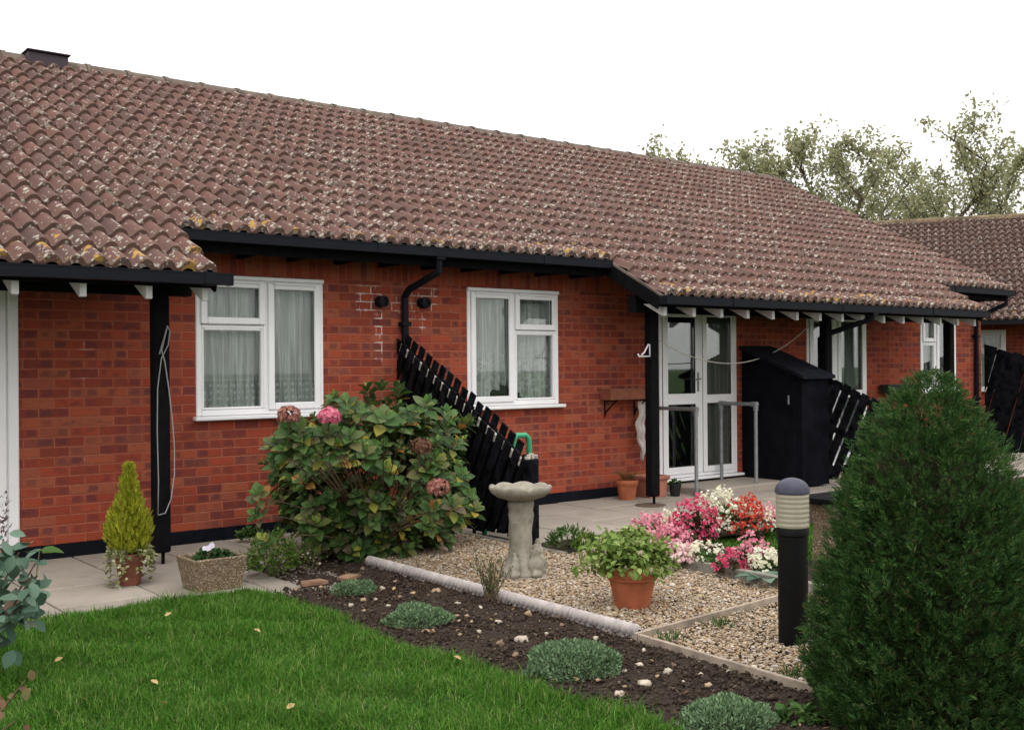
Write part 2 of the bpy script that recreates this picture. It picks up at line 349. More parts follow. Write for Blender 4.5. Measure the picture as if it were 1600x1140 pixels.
t = NT('old_cast_stone'); o = t.obj()
c = t.mix(t.step(t.noise(o, 9, 5, .65), .35, .7), (.30, .275, .225), (.185, .17, .135)); c = t.mix(t.m('MULTIPLY', t.step(t.noise(o, 26, 4, .7), .55, .7), .6), c, (.17, .17, .10)); c = t.mix(t.m('MULTIPLY', t.step(t.noise(o, 60, 3), .6, .72), .5), c, (.36, .33, .28))
t.pbr(c, .92, t.bump(t.m('ADD', t.noise(o, 45, 5, .7), t.m('MULTIPLY', t.noise(o, 12, 3), 1.5)), .7, .008), .15); M['cast_stone'] = t.mat
t = NT('exposed_aggregate'); o = t.obj(); vr = t.voro(o, 95, out='Color'); dd = t.voro(o, 95)
c = t.ramp(t.xyz(vr)[0], [(0, (.105, .068, .04)), (.4, (.19, .13, .08)), (.7, (.27, .20, .125)), (1, (.44, .36, .27))]); c = t.mix(t.step(dd, .45, .7), c, (.14, .105, .07)); c = t.mix(t.m('MULTIPLY', t.noise(o, 7, 4), .4), c, (.16, .12, .08))
t.pbr(c, .85, t.bump(t.m('MULTIPLY', dd, -1), .8, .008), .2); M['aggregate'] = t.mat
t = NT('dark_soil'); o = t.obj()
c = t.mix(t.step(t.noise(o, 22, 6, .7), .3, .7), (.022, .015, .011), (.058, .041, .031)); c = t.mix(t.step(t.noise(o, 90, 3), .66, .74), c, (.15, .12, .095)); c = t.mix(t.m('MULTIPLY', t.noise(o, 2, 3), .5), c, (.030, .021, .016))
t.pbr(c, .95, t.bump(t.m('ADD', t.noise(o, 55, 6, .7), t.m('MULTIPLY', t.noise(o, 16, 3), 1.5)), 1.0, .02), .15); M['soil'] = t.mat
t = NT('soil_crumbs'); c = t.ramp(t.isl(), [(0, (.018, .012, .009)), (.5, (.045, .031, .023)), (.96, (.07, .05, .037)), (1, (.14, .105, .08))]); t.pbr(c, .95, None, .15); M['crumb'] = t.mat
t = NT('gravel_pebbles'); c = t.ramp(t.isl(), [(0, (.15, .10, .065)), (.15, (.28, .20, .125)), (.38, (.38, .29, .185)), (.55, (.27, .165, .085)), (.7, (.43, .355, .26)), (.82, (.29, .235, .20)), (.93, (.55, .50, .43)), (1, (.24, .12, .06))])
t.pbr(c, .6, t.bump(t.noise(t.obj(), 120, 3), .2, .003), .3); M['gravel'] = t.mat
t = NT('paving_concrete'); o = t.obj(); r = t.isl()
c = t.mix(r, (.265, .23, .195), (.34, .295, .25)); c = t.mix(t.m('MULTIPLY', t.step(t.noise(o, 3.2, 5, .65), .42, .7), .45), c, (.20, .175, .145)); c = t.mix(t.m('MULTIPLY', t.step(t.noise(o, 140, 2), .55, .7), .35), c, (.46, .41, .36)); c = t.mix(t.m('MULTIPLY', t.step(t.noise(o, 11, 5, .7), .58, .7), .35), c, (.15, .135, .11))
t.pbr(c, .88, t.bump(t.noise(o, 120, 4), .25, .004), .2); M['paving'] = t.mat
t = NT('lawn_turf'); o = t.obj(); c = t.mix(t.step(t.noise(o, 2.0, 4), .3, .7), (.020, .050, .010), (.032, .070, .014)); c = t.mix(t.m('MULTIPLY', t.noise(o, 60, 4), .5), c, (.030, .036, .014)); t.pbr(c, .9, t.bump(t.noise(o, 80, 4), .6, .02), .1); M['turf'] = t.mat
t = NT('grass_blades'); o = t.obj(); c = t.ramp(t.isl(), [(0, (.030, .092, .010)), (.35, (.052, .150, .014)), (.7, (.084, .205, .024)), (.93, (.16, .28, .055)), (.975, (.25, .25, .11)), (1, (.34, .29, .15))]); c = t.mix(t.m('MULTIPLY', t.step(t.noise(o, 4.5, 4, .6), .40, .62), .75), c, t.mix(1, c, (.62, .74, .55), 'MULTIPLY')); c = t.mix(t.m('MULTIPLY', t.step(t.noise(o, 1.4, 3), .5, .72), .3), c, (.085, .165, .030))
b = t.pbr(c, .65, None, .08); tl = t.n('BsdfTranslucent'); t.lk(c, tl.inputs['Color']); mx = t.n('MixShader'); mx.inputs[0].default_value = .3; t.lk(b.outputs[0], mx.inputs[1]); t.lk(tl.outputs[0], mx.inputs[2]); t.lk(mx.outputs[0], t.out.inputs['Surface']); M['grass'] = t.mat
t = NT('bollard_lens'); o = t.obj()
b = t.pbr((.46, .43, .32), .28, t.bump(t.noise(o, 60, 3), .15, .003), .5, 0.0); b.inputs['Transmission Weight'].default_value = .35; M['lens'] = t.mat

M['lf_hyd'] = leafmat('hydrangea_leaf', [(0, (.034, .070, .022)), (.28, (.055, .115, .030)), (.52, (.085, .155, .042)), (.70, (.105, .135, .055)), (.82, (.12, .085, .060)), (.90, (.16, .20, .045)), (.97, (.30, .25, .04)), (1, (.33, .14, .04))], .22, .42, .4)
M['lf_hyd_top'] = leafmat('hydrangea_young_leaf', [(0, (.08, .165, .036)), (.5, (.12, .215, .042)), (.85, (.18, .26, .055)), (1, (.13, .11, .06))], .25, .4, .4)
M['lf_conifer'] = leafmat('conifer_frond', [(0, (.022, .055, .020)), (.4, (.040, .092, .027)), (.72, (.064, .135, .036)), (.92, (.10, .18, .05)), (.97, (.13, .12, .05)), (1, (.16, .105, .05))], .28, .6, .2)
M['lf_gold'] = leafmat('golden_frond', [(0, (.15, .185, .014)), (.4, (.28, .31, .022)), (.8, (.42, .41, .04)), (1, (.48, .43, .07))], .25, .6, .2)
M['lf_ivy'] = leafmat('variegated_ivy_leaf', [(0, (.10, .12, .04)), (.4, (.22, .23, .10)), (.75, (.36, .35, .19)), (1, (.45, .43, .27))], .2, .5)
M['lf_rose'] = leafmat('grey_green_leaf', [(0, (.055, .105, .075)), (.5, (.10, .165, .12)), (.85, (.16, .235, .18)), (1, (.28, .15, .12))], .2, .55)
M['lf_red'] = leafmat('reddish_leaf', [(0, (.10, .05, .03)), (.4, (.20, .10, .07)), (.7, (.10, .14, .04)), (1, (.30, .22, .10))], .25, .5)
M['lf_light'] = leafmat('light_green_leaf', [(0, (.05, .10, .018)), (.5, (.095, .165, .032)), (.85, (.14, .21, .045)), (1, (.26, .25, .06))], .3, .5)
M['lf_mid'] = leafmat('mid_green_leaf', [(0, (.030, .070, .018)), (.5, (.055, .115, .028)), (1, (.095, .16, .04))], .28, .45)
M['lf_dark'] = leafmat('dark_green_leaf', [(0, (.018, .045, .014)), (.6, (.035, .08, .02)), (1, (.06, .11, .03))], .2, .5)
M['lf_fuch'] = leafmat('fuchsia_leaf', [(0, (.11, .18, .034)), (.5, (.19, .27, .065)), (.85, (.27, .35, .10)), (1, (.36, .41, .16))], .3, .45)
M['lf_cush'] = leafmat('grey_green_cushion', [(0, (.075, .135, .068)), (.5, (.145, .225, .12)), (1, (.23, .32, .18))], .25, .6)
M['lf_sap'] = leafmat('olive_leaf', [(0, (.055, .072, .026)), (.6, (.11, .125, .048)), (1, (.18, .175, .085))], .25, .5)
M['lf_tree'] = leafmat('tree_leaf', [(0, (.22, .22, .12)), (.45, (.32, .32, .185)), (.85, (.41, .395, .24)), (1, (.44, .38, .21))], .58, .5)  # paler than real leaves: backlight and flare are put into the colour
M['lf_bronze'] = leafmat('bronze_leaf', [(0, (.045, .022, .018)), (.6, (.08, .045, .025)), (1, (.06, .08, .03))], .2, .4)
M['lf_dead'] = leafmat('fallen_leaf', [(0, (.42, .28, .12)), (1, (.50, .38, .20))], .2, .7)
M['lf_litter'] = leafmat('leaf_litter', [(0, (.07, .04, .025)), (.5, (.16, .10, .05)), (.9, (.28, .19, .10)), (1, (.10, .14, .05))], .1, .8)
def petal(name, a, b_, c_): return leafmat(name, [(0, a), (.5, b_), (1, c_)], .3, .5)
M['pt_pink'] = petal('pink_petal', (.62, .16, .26), (.74, .28, .37), (.80, .45, .50))
M['pt_mag'] = petal('magenta_petal', (.50, .035, .11), (.62, .07, .16), (.70, .15, .25))
M['pt_red'] = petal('red_petal', (.48, .025, .022), (.60, .055, .035), (.62, .11, .06))
M['pt_white'] = petal('cream_petal', (.72, .66, .50), (.80, .76, .62), (.85, .80, .72))
M['pt_palepink'] = petal('pale_pink_petal', (.72, .40, .44), (.80, .55, .56), (.84, .72, .68))
M['pt_hpink'] = petal('hydrangea_pink', (.58, .10, .20), (.70, .17, .28), (.78, .32, .40))
M['pt_hold'] = petal('faded_hydrangea', (.24, .085, .075), (.36, .14, .12), (.44, .22, .17))
M['pt_lilac'] = petal('lilac_petal', (.52, .45, .66), (.66, .60, .75), (.80, .76, .82))
M['pt_brown'] = petal('dry_flower', (.10, .045, .03), (.15, .07, .045), (.2, .10, .06))

# ------------------------------------------------------------------ roofs
TW = .308                                    # tile cover width
GA, NROW, YG, ZG = 4.975/17, 17, -.45, 2.522
ANG = math.atan(.522); CA, SA = math.cos(ANG), math.sin(ANG)
YR, ZR = 3.96, 4.824
def roof_pt(s, off):                        # s: distance down the slope from the ridge, off: height above the roof plane
    return YR - s*CA - off*SA, ZR - s*SA + off*CA
def roof_tiles(name, mat, parent, spans):   # spans: (x0, x1, first row below the eave count)
    SEG = 8; V = []; F = []; CR = []; TF = []; EV = []
    rnd = random.Random(3)
    prof = []
    for k_ in range(2*SEG+1):
        p = (k_ % SEG)/SEG
        prof.append(0.0 if p < .20 else math.sin(math.pi*(p-.20)/.80)**.65)
    for (x0, x1, extra) in spans:
        for row in range(NROW+extra):
            sb = (row+1)*GA; st = row*GA - .035
            n = int(round((x1-x0)/TW))
            for i in range(n):
                xa = x0 + i*TW; j1, j2, j3 = rnd.uniform(-.004, .004), rnd.uniform(-.003, .003), rnd.uniform(-.006, .006)
                base = len(V)
                for (s, off, tf) in ((st, -.002, 0), (st+GA*.55, .019+j2*.5, .5), (sb+j1-.007, .042+j2, .95), (sb+j1, .037+j2, 1.0), (sb+j1, -.006, 1.0)):
                    for k_ in range(2*SEG+1):
                        x = xa + k_*TW/2/SEG
                        h = prof[k_]*.060
                        lip = -.012 if off < 0 and s == sb+j1 else 0
                        y, z = roof_pt(s, off + h + lip + (j3*(k_/(2*SEG)-.5)))
                        V.append((x, y, z)); CR.append(prof[k_]); TF.append(tf); EV.append(1.0 if row >= NROW+extra-1 else (.45 if row == NROW+extra-2 else 0))
                W = 2*SEG+1
                for q in range(4):
                    for k_ in range(2*SEG): F.append((base+q*W+k_, base+(q+1)*W+k_, base+(q+1)*W+k_+1, base+q*W+k_+1))
    o = mesh(name, np.array(V), np.array(F), mat, parent, True, {'crest': CR, 'tf': TF, 'eave': EV})
    o.data.set_sharp_from_angle(angle=math.radians(50))
    return o
def gutter_mb(x0, x1, y, z, joints=True):    # square-section plastic gutter, front face at y, top at z
    b = MB(); t_ = .004
    b.box((x0, y, z-.078), (x1, y+t_, z)); b.box((x0, y+t_, z-.078), (x1, y+.095, z-.074)); b.box((x0, y+.095, z-.078), (x1, y+.10, z))
    b.box((x0, y-.003, z-.008), (x1, y, z+.004))
    for xx in (x0, x1): b.box((xx-.004, y-.004, z-.082), (xx+.004, y+.104, z+.004))
    if joints:
        x = math.floor(x0/1.9)*1.9 + 1.2
        while x < x1:
            if x > x0+.2: b.box((x-.05, y-.006, z-.084), (x+.05, y-.0005, z+.006)); b.box((x-.05, y-.006, z-.0845), (x+.05, y+.1, z-.0785))
            x += 1.9
    return b
def slope_board(b, x0, x1, s0, s1, o0, o1):  # board lying along the roof slope between two distances from the ridge
    pts = [roof_pt(s0, o0), roof_pt(s1, o0), roof_pt(s1, o1), roof_pt(s0, o1)]
    return b.prism([(x0, p[0], p[1]) for p in pts], (x1-x0, 0, 0))
def ridge_mb(x0, x1):
    b = MB(); x = x0; k_ = 0
    while x < x1 - .01:
        xe = min(x+.45, x1); r = .125; e = .012 if k_ % 1 == 0 else 0
        V = []; n = 9
        for (xx, rr) in ((x, r+e), (x+.05, r+e), (x+.05, r), (xe, r)):
            for q in range(n):
                a = math.pi*q/(n-1); V.append((xx, YR-.0+rr*math.cos(a)*1.05, ZR-.03+rr*math.sin(a)*.92))
        F = [(c*n+q, (c+1)*n+q, (c+1)*n+q+1, c*n+q+1) for c in range(3) for q in range(n-1)]
        b.add(V, F); x = xe; k_ += 1
    return b
def wall_mb(x0, x1, z0, z1, holes, depth=.20):
    b = MB(); xs = sorted({x0, x1, *[h[0] for h in holes], *[h[1] for h in holes]}); zs = sorted({z0, z1, *[h[2] for h in holes], *[h[3] for h in holes]})
    for i in range(len(xs)-1):
        for j in range(len(zs)-1):
            cx, cz = (xs[i]+xs[i+1])/2, (zs[j]+zs[j+1])/2
            if any(h[0] < cx < h[1] and h[2] < cz < h[3] for h in holes): continue
            b.add([(xs[i], 0, zs[j]), (xs[i+1], 0, zs[j]), (xs[i+1], 0, zs[j+1]), (xs[i], 0, zs[j+1])], [(0, 1, 2, 3)])
    for h in holes:                          # reveals
        a0, a1, c0, c1 = h[:4]
        b.add([(a0, 0, c0), (a0, depth, c0), (a0, depth, c1), (a0, 0, c1)], [(0, 1, 2, 3)])
        b.add([(a1, 0, c0), (a1, 0, c1), (a1, depth, c1), (a1, depth, c0)], [(0, 1, 2, 3)])
        b.add([(a0, 0, c1), (a0, depth, c1), (a1, depth, c1), (a1, 0, c1)], [(0, 1, 2, 3)])
        b.add([(a0, 0, c0), (a1, 0, c0), (a1, depth, c0), (a0, depth, c0)], [(0, 1, 2, 3)])
    return b
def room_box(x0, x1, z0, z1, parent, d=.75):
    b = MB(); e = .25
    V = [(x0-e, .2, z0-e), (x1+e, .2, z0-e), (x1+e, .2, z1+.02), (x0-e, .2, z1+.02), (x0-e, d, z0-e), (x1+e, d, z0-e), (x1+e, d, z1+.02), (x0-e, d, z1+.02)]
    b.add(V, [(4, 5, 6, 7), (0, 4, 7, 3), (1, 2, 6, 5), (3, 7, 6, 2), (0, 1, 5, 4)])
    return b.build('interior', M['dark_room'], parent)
def frame_rect(b, x0, x1, z0, z1, t_, y0, y1, bev=.008):
    b.box((x0, y0, z0), (x0+t_, y1, z1), bev); b.box((x1-t_, y0, z0), (x1, y1, z1), bev)
    b.box((x0+t_-.001, y0, z0), (x1-t_+.001, y1-.001, z0+t_), bev); b.box((x0+t_-.001, y0, z1-t_), (x1-t_+.001, y1-.001, z1), bev)
def curtain(x0, x1, z0, z1, mat, parent, y=.14, swag=None, seed=0, name='curtain'):
    r = random.Random(seed); nx = max(24, int((x1-x0)*120)); nz = 14; V = []; F = []
    ph = [r.uniform(0, 6) for _ in range(4)]
    for i in range(nx+1):
        u = i/nx; x = x0+(x1-x0)*u
        f = .024*math.sin(x*70+ph[0]+1.6*math.sin(x*9+ph[1])) + .014*math.sin(x*38+ph[2]) + .008*math.sin(x*125+ph[3])
        zb = z0 + (swag(u) if swag else .004*math.sin(x*40))
        for j in range(nz+1):
            v = j/nz; V.append((x, y + f*(1-.35*v) + .004*math.sin(v*5+x*8), zb+(z1-zb)*v))
    for i in range(nx):
        for j in range(nz): F.append((i*(nz+1)+j, (i+1)*(nz+1)+j, (i+1)*(nz+1)+j+1, i*(nz+1)+j+1))
    return mesh(name, np.array(V), F, mat, parent, True)
def pane_quad(b, x0, x1, z0, z1, y): b.box((x0, y, z0), (x1, y+.006, z1))
def casement(parent, name, x0, x1, z0, z1, split, small_left, net, swag=None, seed=0, sill=True, label=None):
    """uPVC window: full-height light on one side, top-hung light over a fixed light on the other"""
    win = MB(); frame_rect(win, x0, x1, z0, z1, .048, -.012, .06)
    win.box((split-.026, -.010, z0+.047), (split+.026, .058, z1-.047), .006)
    wobj = win.build(name, M['upvc'], parent)
    if label: wobj['label'] = label
    sm = (x0+.05, split-.026) if small_left else (split+.026, x1-.05); bg_ = (split+.026, x1-.05) if small_left else (x0+.05, split-.026)
    zt = z1-.05; zb = z0+.05; zm = z1 - .36*(z1-z0)*.98
    sash = MB(); frame_rect(sash, bg_[0]-.014, bg_[1]+.014, zb-.014, zt+.012, .062, -.030, -.0125)
    sash.box((bg_[0]+.03, -.044, zt-.012), (bg_[1]-.03, -.0305, zt+.006), .004); sash.build('casement_sash', M['upvc'], wobj)
    top = MB(); frame_rect(top, sm[0]-.014, sm[1]+.014, zm+.006, zt+.012, .060, -.030, -.0125)
    top.box((sm[0]+.03, -.044, zt-.012), (sm[1]-.03, -.0305, zt+.006), .004); top.build('top_light', M['upvc'], wobj)
    tr_ = MB(); tr_.box((sm[0]-.001, -.009, zm-.026), (sm[1]+.001, .056, zm+.002), .004)
    frame_rect(tr_, sm[0]-.001, sm[1]+.001, zb-.001, zm-.024, .022, -.008, .05); tr_.build('transom', M['upvc'], wobj)
    g = MB(); pane_quad(g, bg_[0]+.045, bg_[1]-.045, zb+.045, zt-.045, .012); g.build('pane', M['glass'], wobj)
    g = MB(); pane_quad(g, sm[0]+.044, sm[1]-.044, zm+.064, zt-.045, .012); g.build('pane', M['glass'], wobj)
    g = MB(); pane_quad(g, sm[0]+.020, sm[1]-.020, zb+.020, zm-.045, .022); g.build('pane', M['glass'], wobj)
    hd = MB(); hd.box((x0-.003, -.030, z1-.030), (x1+.003, -.0125, z1+.004), .005); hd.build('head_trim', M['upvc'], wobj)
    if sill:
        s = MB(); s.box((x0-.03, -.075, z0-.035), (x1+.05, .0, z0-.002), .006); s.build('sill', M['upvc'], wobj)
    curtain(bg_[0]-.03, bg_[1]+.03, z0+.03, z1-.02, net, wobj, .10, swag[0] if swag else None, seed)
    curtain(sm[0]-.03, sm[1]+.03, z0+.03, z1-.02, net, wobj, .10, swag[1] if swag else None, seed+5)
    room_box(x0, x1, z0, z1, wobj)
    return wobj

# ------------------------------------------------------------------ the near terrace of bungalows
HOUSE = thing('brick_bungalow', (8, 0, 0), 'long red brick bungalow terrace with brown pantile roof, white windows and two black-posted porches', 'bungalow', 'brick bungalows round the garden')
PL = 3.17; PR0 = PL+15*TW; PR1 = PR0+20*TW; X_L = PL-14*TW; X_END = PR1+7*TW
W1 = (3.50, 4.685, 1.045, 2.225); W2 = (6.28, 7.465, 1.045, 2.225); W4 = (14.40, 15.36, 1.045, 2.13)
DR = (8.985, 10.33, .13, 2.13); DW = (11.72, 13.05, .13, 2.13); DL = (.75, 2.115, .12, 2.13)
wl = wall_mb(X_L, X_END, .10, 2.62, [W1, W2, W4, DR, DW, DL])
wl.add([(X_END, 0, .10), (X_END, 7.9, .10), (X_END, 7.9, 2.7), (X_END, YR, 4.72), (X_END, 0, 2.65)], [(0, 1, 2, 3, 4)])
wl.add([(X_L, 0, 0), (X_L, 7.9, 0), (X_L, 7.9, 2.7), (X_L, YR, 4.72), (X_L, 0, 2.65)], [(0, 4, 3, 2, 1)])
wl.add([(X_L, 7.9, 0), (X_END, 7.9, 0), (X_END, 7.9, 2.7), (X_L, 7.9, 2.7)], [(0, 1, 2, 3)])
wl.build('wall', M['brick'], HOUSE)
pb = MB()
for a, b_ in ((X_L, DL[0]), (DL[1], DR[0]), (DR[1], DW[0]), (DW[1], X_END)): pb.box((a, -.008, -.05), (b_, .03, .105))
for d_ in (DL, DR, DW): pb.box((d_[0], -.004, -.05), (d_[1], .03, .088))
pb.build('plinth', M['plinth'], HOUSE)
roof = roof_tiles('roof', M['tile'], HOUSE, [(X_L, PL, 3), (PL, PR0, 0), (PR0, PR1, 3), (PR1, X_END, 0)])
bk = MB(); bk.add([(X_L, YR, ZR-.01), (X_END, YR, ZR-.01), (X_END, 8.4, 2.5), (X_L, 8.4, 2.5)], [(0, 1, 2, 3)]); bk.build('rear_slope', M['ridge'], roof)
ridge_mb(X_L, X_END+.04).build('ridge_tiles', M['ridge'], roof, angle=40)
v = MB(); v.box((3.16, YR-.20, ZR-.06), (3.58, YR+.16, ZR+.090), .01); v.box((3.14, YR-.23, ZR+.0905), (3.60, YR+.19, ZR+.108), .005); o = v.build('ridge_vent', plain('vent_plastic', (.045, .030, .040), .6), roof)
S_E = 17*GA; S_P = 20*GA
und = MB()
for x0, x1, s1 in ((X_L, PL-.02, S_P-.03), (PL-.02, PR0+.02, S_E-.03), (PR0+.02, PR1-.05, S_P-.03), (PR1-.05, X_END, S_E-.03)): slope_board(und, x0+.001, x1-.001, .15, s1, -.045, -.02)
und.build('soffit', M['soffit'], HOUSE)
def bargeboard(x, s0, s1): b = MB(); slope_board(b, x, x+.02, s0, s1, -.135, -.004); b.build('bargeboard', M['black'], HOUSE)
for x_, s0_, s1_ in ((PR0-.022, S_E-.15, S_P-.01), (PL+.002, S_E-.15, S_P-.01), (PR1+.002, S_E-.15, S_P-.01), (X_END+.02, .1, S_E-.01)): bargeboard(x_, s0_, s1_)
for x_ in (PR0-.020,): uc = MB(); slope_board(uc, x_, x_+.026, S_E-.1, S_P, -.003, .019); uc.build('verge_mortar', M['ridge'], roof)
YP, ZP = roof_pt(S_P, 0)
gm = lambda x0, x1, y, z: gutter_mb(x0, x1, y, z).build('gutter', M['pvc_black'], HOUSE)
gm(X_L, PL+.09, YP-.075, ZP+.008); gm(PL+.03, PR0-.02, YG-.075, ZG+.008); gm(PR0-.03, PR1-.01, YP-.075, ZP+.008); gm(PR1-.03, X_END+.06, YG-.075, ZG+.008)
fs = MB()
for x0, x1 in ((PL+.02, PR0-.03), (PR1+.01, X_END)): fs.box((x0, YG+.05, ZG-.15), (x1, YG+.07, ZG-.03))
for x0, x1 in ((X_L, PL), (PR0, PR1-.03)): fs.box((x0, YP+.05, ZP-.090), (x1, YP+.07, ZP-.03))
fs.build('fascia', M['black'], HOUSE)
for x0, x1 in ((X_L, PL-.03), (PR0+.01, PR1-.06)): bm_ = MB(); bm_.box((x0, -.83, 1.985), (x1, -.72, 2.16)); bm_.build('porch_beam', M['black'], HOUSE)
def rafter_tail(x, white=True):
    b = MB(); w_ = .045
    if white: poly = [(x, YP+.075, ZP-.055), (x, YP+.075, ZP-.178), (x, YP+.095, ZP-.182), (x, YP+.36, ZP-.050)]
    else: poly = [(x, YG+.10, ZG-.06), (x, YG+.10, ZG-.15), (x, -.02, ZG-.15), (x, -.02, ZG-.06)]
    return b.prism(poly, (w_, 0, 0)).build('rafter_tail', M['white_paint'] if white else M['black'], HOUSE)
for k_ in range(8): rafter_tail(-.48+k_*.44+.07*math.sin(k_) if k_ < 4 else (1.80, 2.23, 2.68, 3.09)[k_-4])
xx = 7.87
while xx < 13.95: rafter_tail(xx); xx += .4235
for k_ in range(10): rafter_tail(3.38+k_*.47, False)
for k_ in range(4): rafter_tail(14.25+k_*.5, False)
casement(HOUSE, 'window', *W1, 4.13, True, M['net'], None, 1)
sw1 = lambda u: .02 + (.0 if u < .45 else .17*min(1, (u-.45)/.4) + .02*math.sin(u*40))
sw2 = lambda u: .03 + .13*max(0, 1-u/.45) + .012*math.sin(u*30)
casement(HOUSE, 'window', *W2, 6.865, False, M['net_lace'], (sw1, sw2), 2)
casement(HOUSE, 'window', *W4, 14.80, True, M['net_plain'], None, 3)
# glazed doors
def glazed_door(x0, x1, z0, z1, split, handle_side, dark=True):
    d = MB(); frame_rect(d, x0, x1, z0+.0, z1, .05, -.010, .055)
    d.box((split-.028, -.008, z0+.05), (split+.028, .053, z1-.05), .005)
    do = d.build('door_frame', M['upvc'], HOUSE)
    ls = MB(); frame_rect(ls, x0+.045, split-.024, z0+.045, z1-.045, .085, -.026, -.0105); ls.box((x0+.125, -.025, .985), (split-.105, -.011, 1.11), .005); ls.build('door_leaf', M['upvc'], do)
    rs = MB(); frame_rect(rs, split+.024, x1-.045, z0+.045, z1-.045, .07, -.024, -.0105); rs.box((split+.09, -.023, .99), (x1-.11, -.011, 1.09), .005); rs.build('side_light', M['upvc'], do)
    for (a, b_) in ((x0+.12, split-.10), (split+.085, x1-.105)):
        g = MB(); pane_quad(g, a, b_, z0+.12, 1.0, .012); g.build('pane', M['glass'], do)
        g = MB(); pane_quad(g, a, b_, 1.08, z1-.12, .012); g.build('pane', M['glass'], do)
    hx = split-.075 if handle_side else x0+.09
    h = MB(); h.box((hx-.016, -.036, 1.13), (hx+.016, -.0265, 1.36), .006); h.tube([(hx, -.036, 1.28), (hx, -.075, 1.28), (hx-.12, -.08, 1.275)], .009, 8); h.build('handle', M['galv'], do)
    s = MB(); s.box((x0-.02, -.09, z0-.028), (x1+.04, -.0105, z0+.002), .006); s.build('threshold', M['upvc'], do)
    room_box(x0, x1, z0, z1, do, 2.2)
    return do
d1 = glazed_door(*DR, 9.685, True)
curtain(DR[0]+.76, DR[1]-.05, DR[2]+.06, DR[3]-.06, plain('beige_curtain', (.40, .39, .34), .9, .1), d1, .075, None, 9)
d2 = glazed_door(*DW, 12.36, False)
curtain(12.33, DW[1]-.05, DW[2]+.06, DW[3]-.06, M['net_plain'], d2, .085, None, 12)
curtain(DW[0]+.05, 12.30, DW[2]+.06, DW[3]-.06, M['net_plain'], d2, .085, None, 13)
b = MB(); b.box((DL[0], -.012, DL[2]), (DL[1], .05, DL[3])); dl = b.build('door', M['upvc'], HOUSE)
b = MB(); b.box((DL[1]-.075, -.035, DL[2]), (DL[1], -.0125, DL[3]), .01); b.box((DL[1]-.17, -.028, DL[2]), (DL[1]-.085, -.0125, DL[3]), .008); b.build('door_frame', M['upvc'], dl)
b = MB(); b.box((DL[0]+.2, -.03, .3), (DL[1]-.3, -.0125, 1.0), .01); b.build('door_panel', M['upvc'], dl)
# porch posts on thin steel pins
for px_, n_ in ((2.915, 0), (8.085, 1), (11.06, 2), (13.83, 3)):
    b = MB(); b.box((px_-.058, -.825, .085), (px_+.058, -.715, 1.984), .012); po = b.build('porch_post', M['black'], HOUSE)
    b = MB(); b.tube([(px_+.012, -.775, -.02), (px_+.012, -.775, .09)], .014, 8); b.build('steel_pin', M['black'], po)
# downpipes
def downpipe(pts, z_low):
    b = MB(); b.tube(pts + [(pts[-1][0], pts[-1][1], z_low)], .034, 12)
    b.box((pts[0][0]-.05, pts[0][1]-.05, pts[0][2]-.02), (pts[0][0]+.05, pts[0][1]+.05, pts[0][2]+.05), .008)
    for zz in (1.85, .9):
        if zz > z_low and zz < pts[-1][2] and pts[-1][1] > -.1: b.box((pts[-1][0]-.05, pts[-1][1]-.042, zz-.02), (pts[-1][0]+.05, -.001, zz+.02), .004)
    return b.build('downpipe', M['pvc_black'], HOUSE, angle=40)
downpipe([(5.63, YG-.02, 2.44), (5.63, YG-.02, 2.32), (5.585, -.32, 2.25), (5.53, -.12, 2.17), (5.53, -.05, 2.11), (5.53, -.045, 2.05)], .05)
downpipe([(15.98, YG-.02, 2.44), (15.98, YG-.02, 2.33), (15.9, -.2, 2.2), (15.88, -.05, 2.1)], .05)
downpipe([(11.32, YP-.02, 2.03), (11.32, YP-.02, 1.98), (11.2, -.9, 1.86), (11.10, -.74, 1.80), (11.08, -.68, 1.76)], .05)
# boiler flues
for fx, fz in ((5.275, 2.055), (5.745, 2.055)):
    b = MB(); b.lathe([(.02, 0), (.052, 0), (.052, .05), (.044, .055), (.044, .062), (.052, .067), (.052, .095), (.03, .10), (.03, .085), (.005, .085)], (0, 0, 0), 20)
    V = [(fx+p[0], -p[2], fz+p[1]) for p in b.v]; o = mesh('boiler_flue', np.array(V), b.f, M['pvc_black'], HOUSE, True); o.data.set_sharp_from_angle(angle=math.radians(35))

# ------------------------------------------------------------------ the bungalow beyond
_dv = np.array([.51, -.86]); _rz = math.atan2(-.86, .51)
FAR = thing('brick_bungalow', (19.82, 4.44, 0), 'darker bungalow set at an angle beyond the right-hand end of the terrace', 'bungalow', 'brick bungalows round the garden', _rz)
fr = roof_tiles('roof', M['tile_far'], FAR, [(-6.0, -6+48*TW, 2)])
ridge_mb(-6.0, 9.0).build('ridge_tiles', plain('mossy_ridge', (.145, .105, .06), .9, .5, 3, .4), fr, angle=40)
b = MB(); b.add([(-6, YR, ZR-.01), (9, YR, ZR-.01), (9, 8.4, 2.5), (-6, 8.4, 2.5)], [(0, 1, 2, 3)]); b.build('rear_slope', M['ridge'], fr)
S2 = 19*GA; y2, z2 = roof_pt(S2, 0)
gutter_mb(-6, 9, y2-.075, z2+.008).build('gutter', M['pvc_black'], FAR)
b = MB(); slope_board(b, -6, 9, .15, S2-.03, -.045, -.02); b.build('soffit', M['soffit'], FAR)
FW1 = (1.35, 2.6, .9, 2.1)
b = wall_mb(-6, 9, .0, 2.62, [FW1]); b.add([(-6, 0, 0), (-6, 7.9, 0), (-6, 7.9, 2.7), (-6, YR, 4.72), (-6, 0, 2.65)], [(0, 4, 3, 2, 1)]); b.build('wall', M['brick_far'], FAR)
casement(FAR, 'window', *FW1, 2.1, False, M['net_plain'], None, 21)

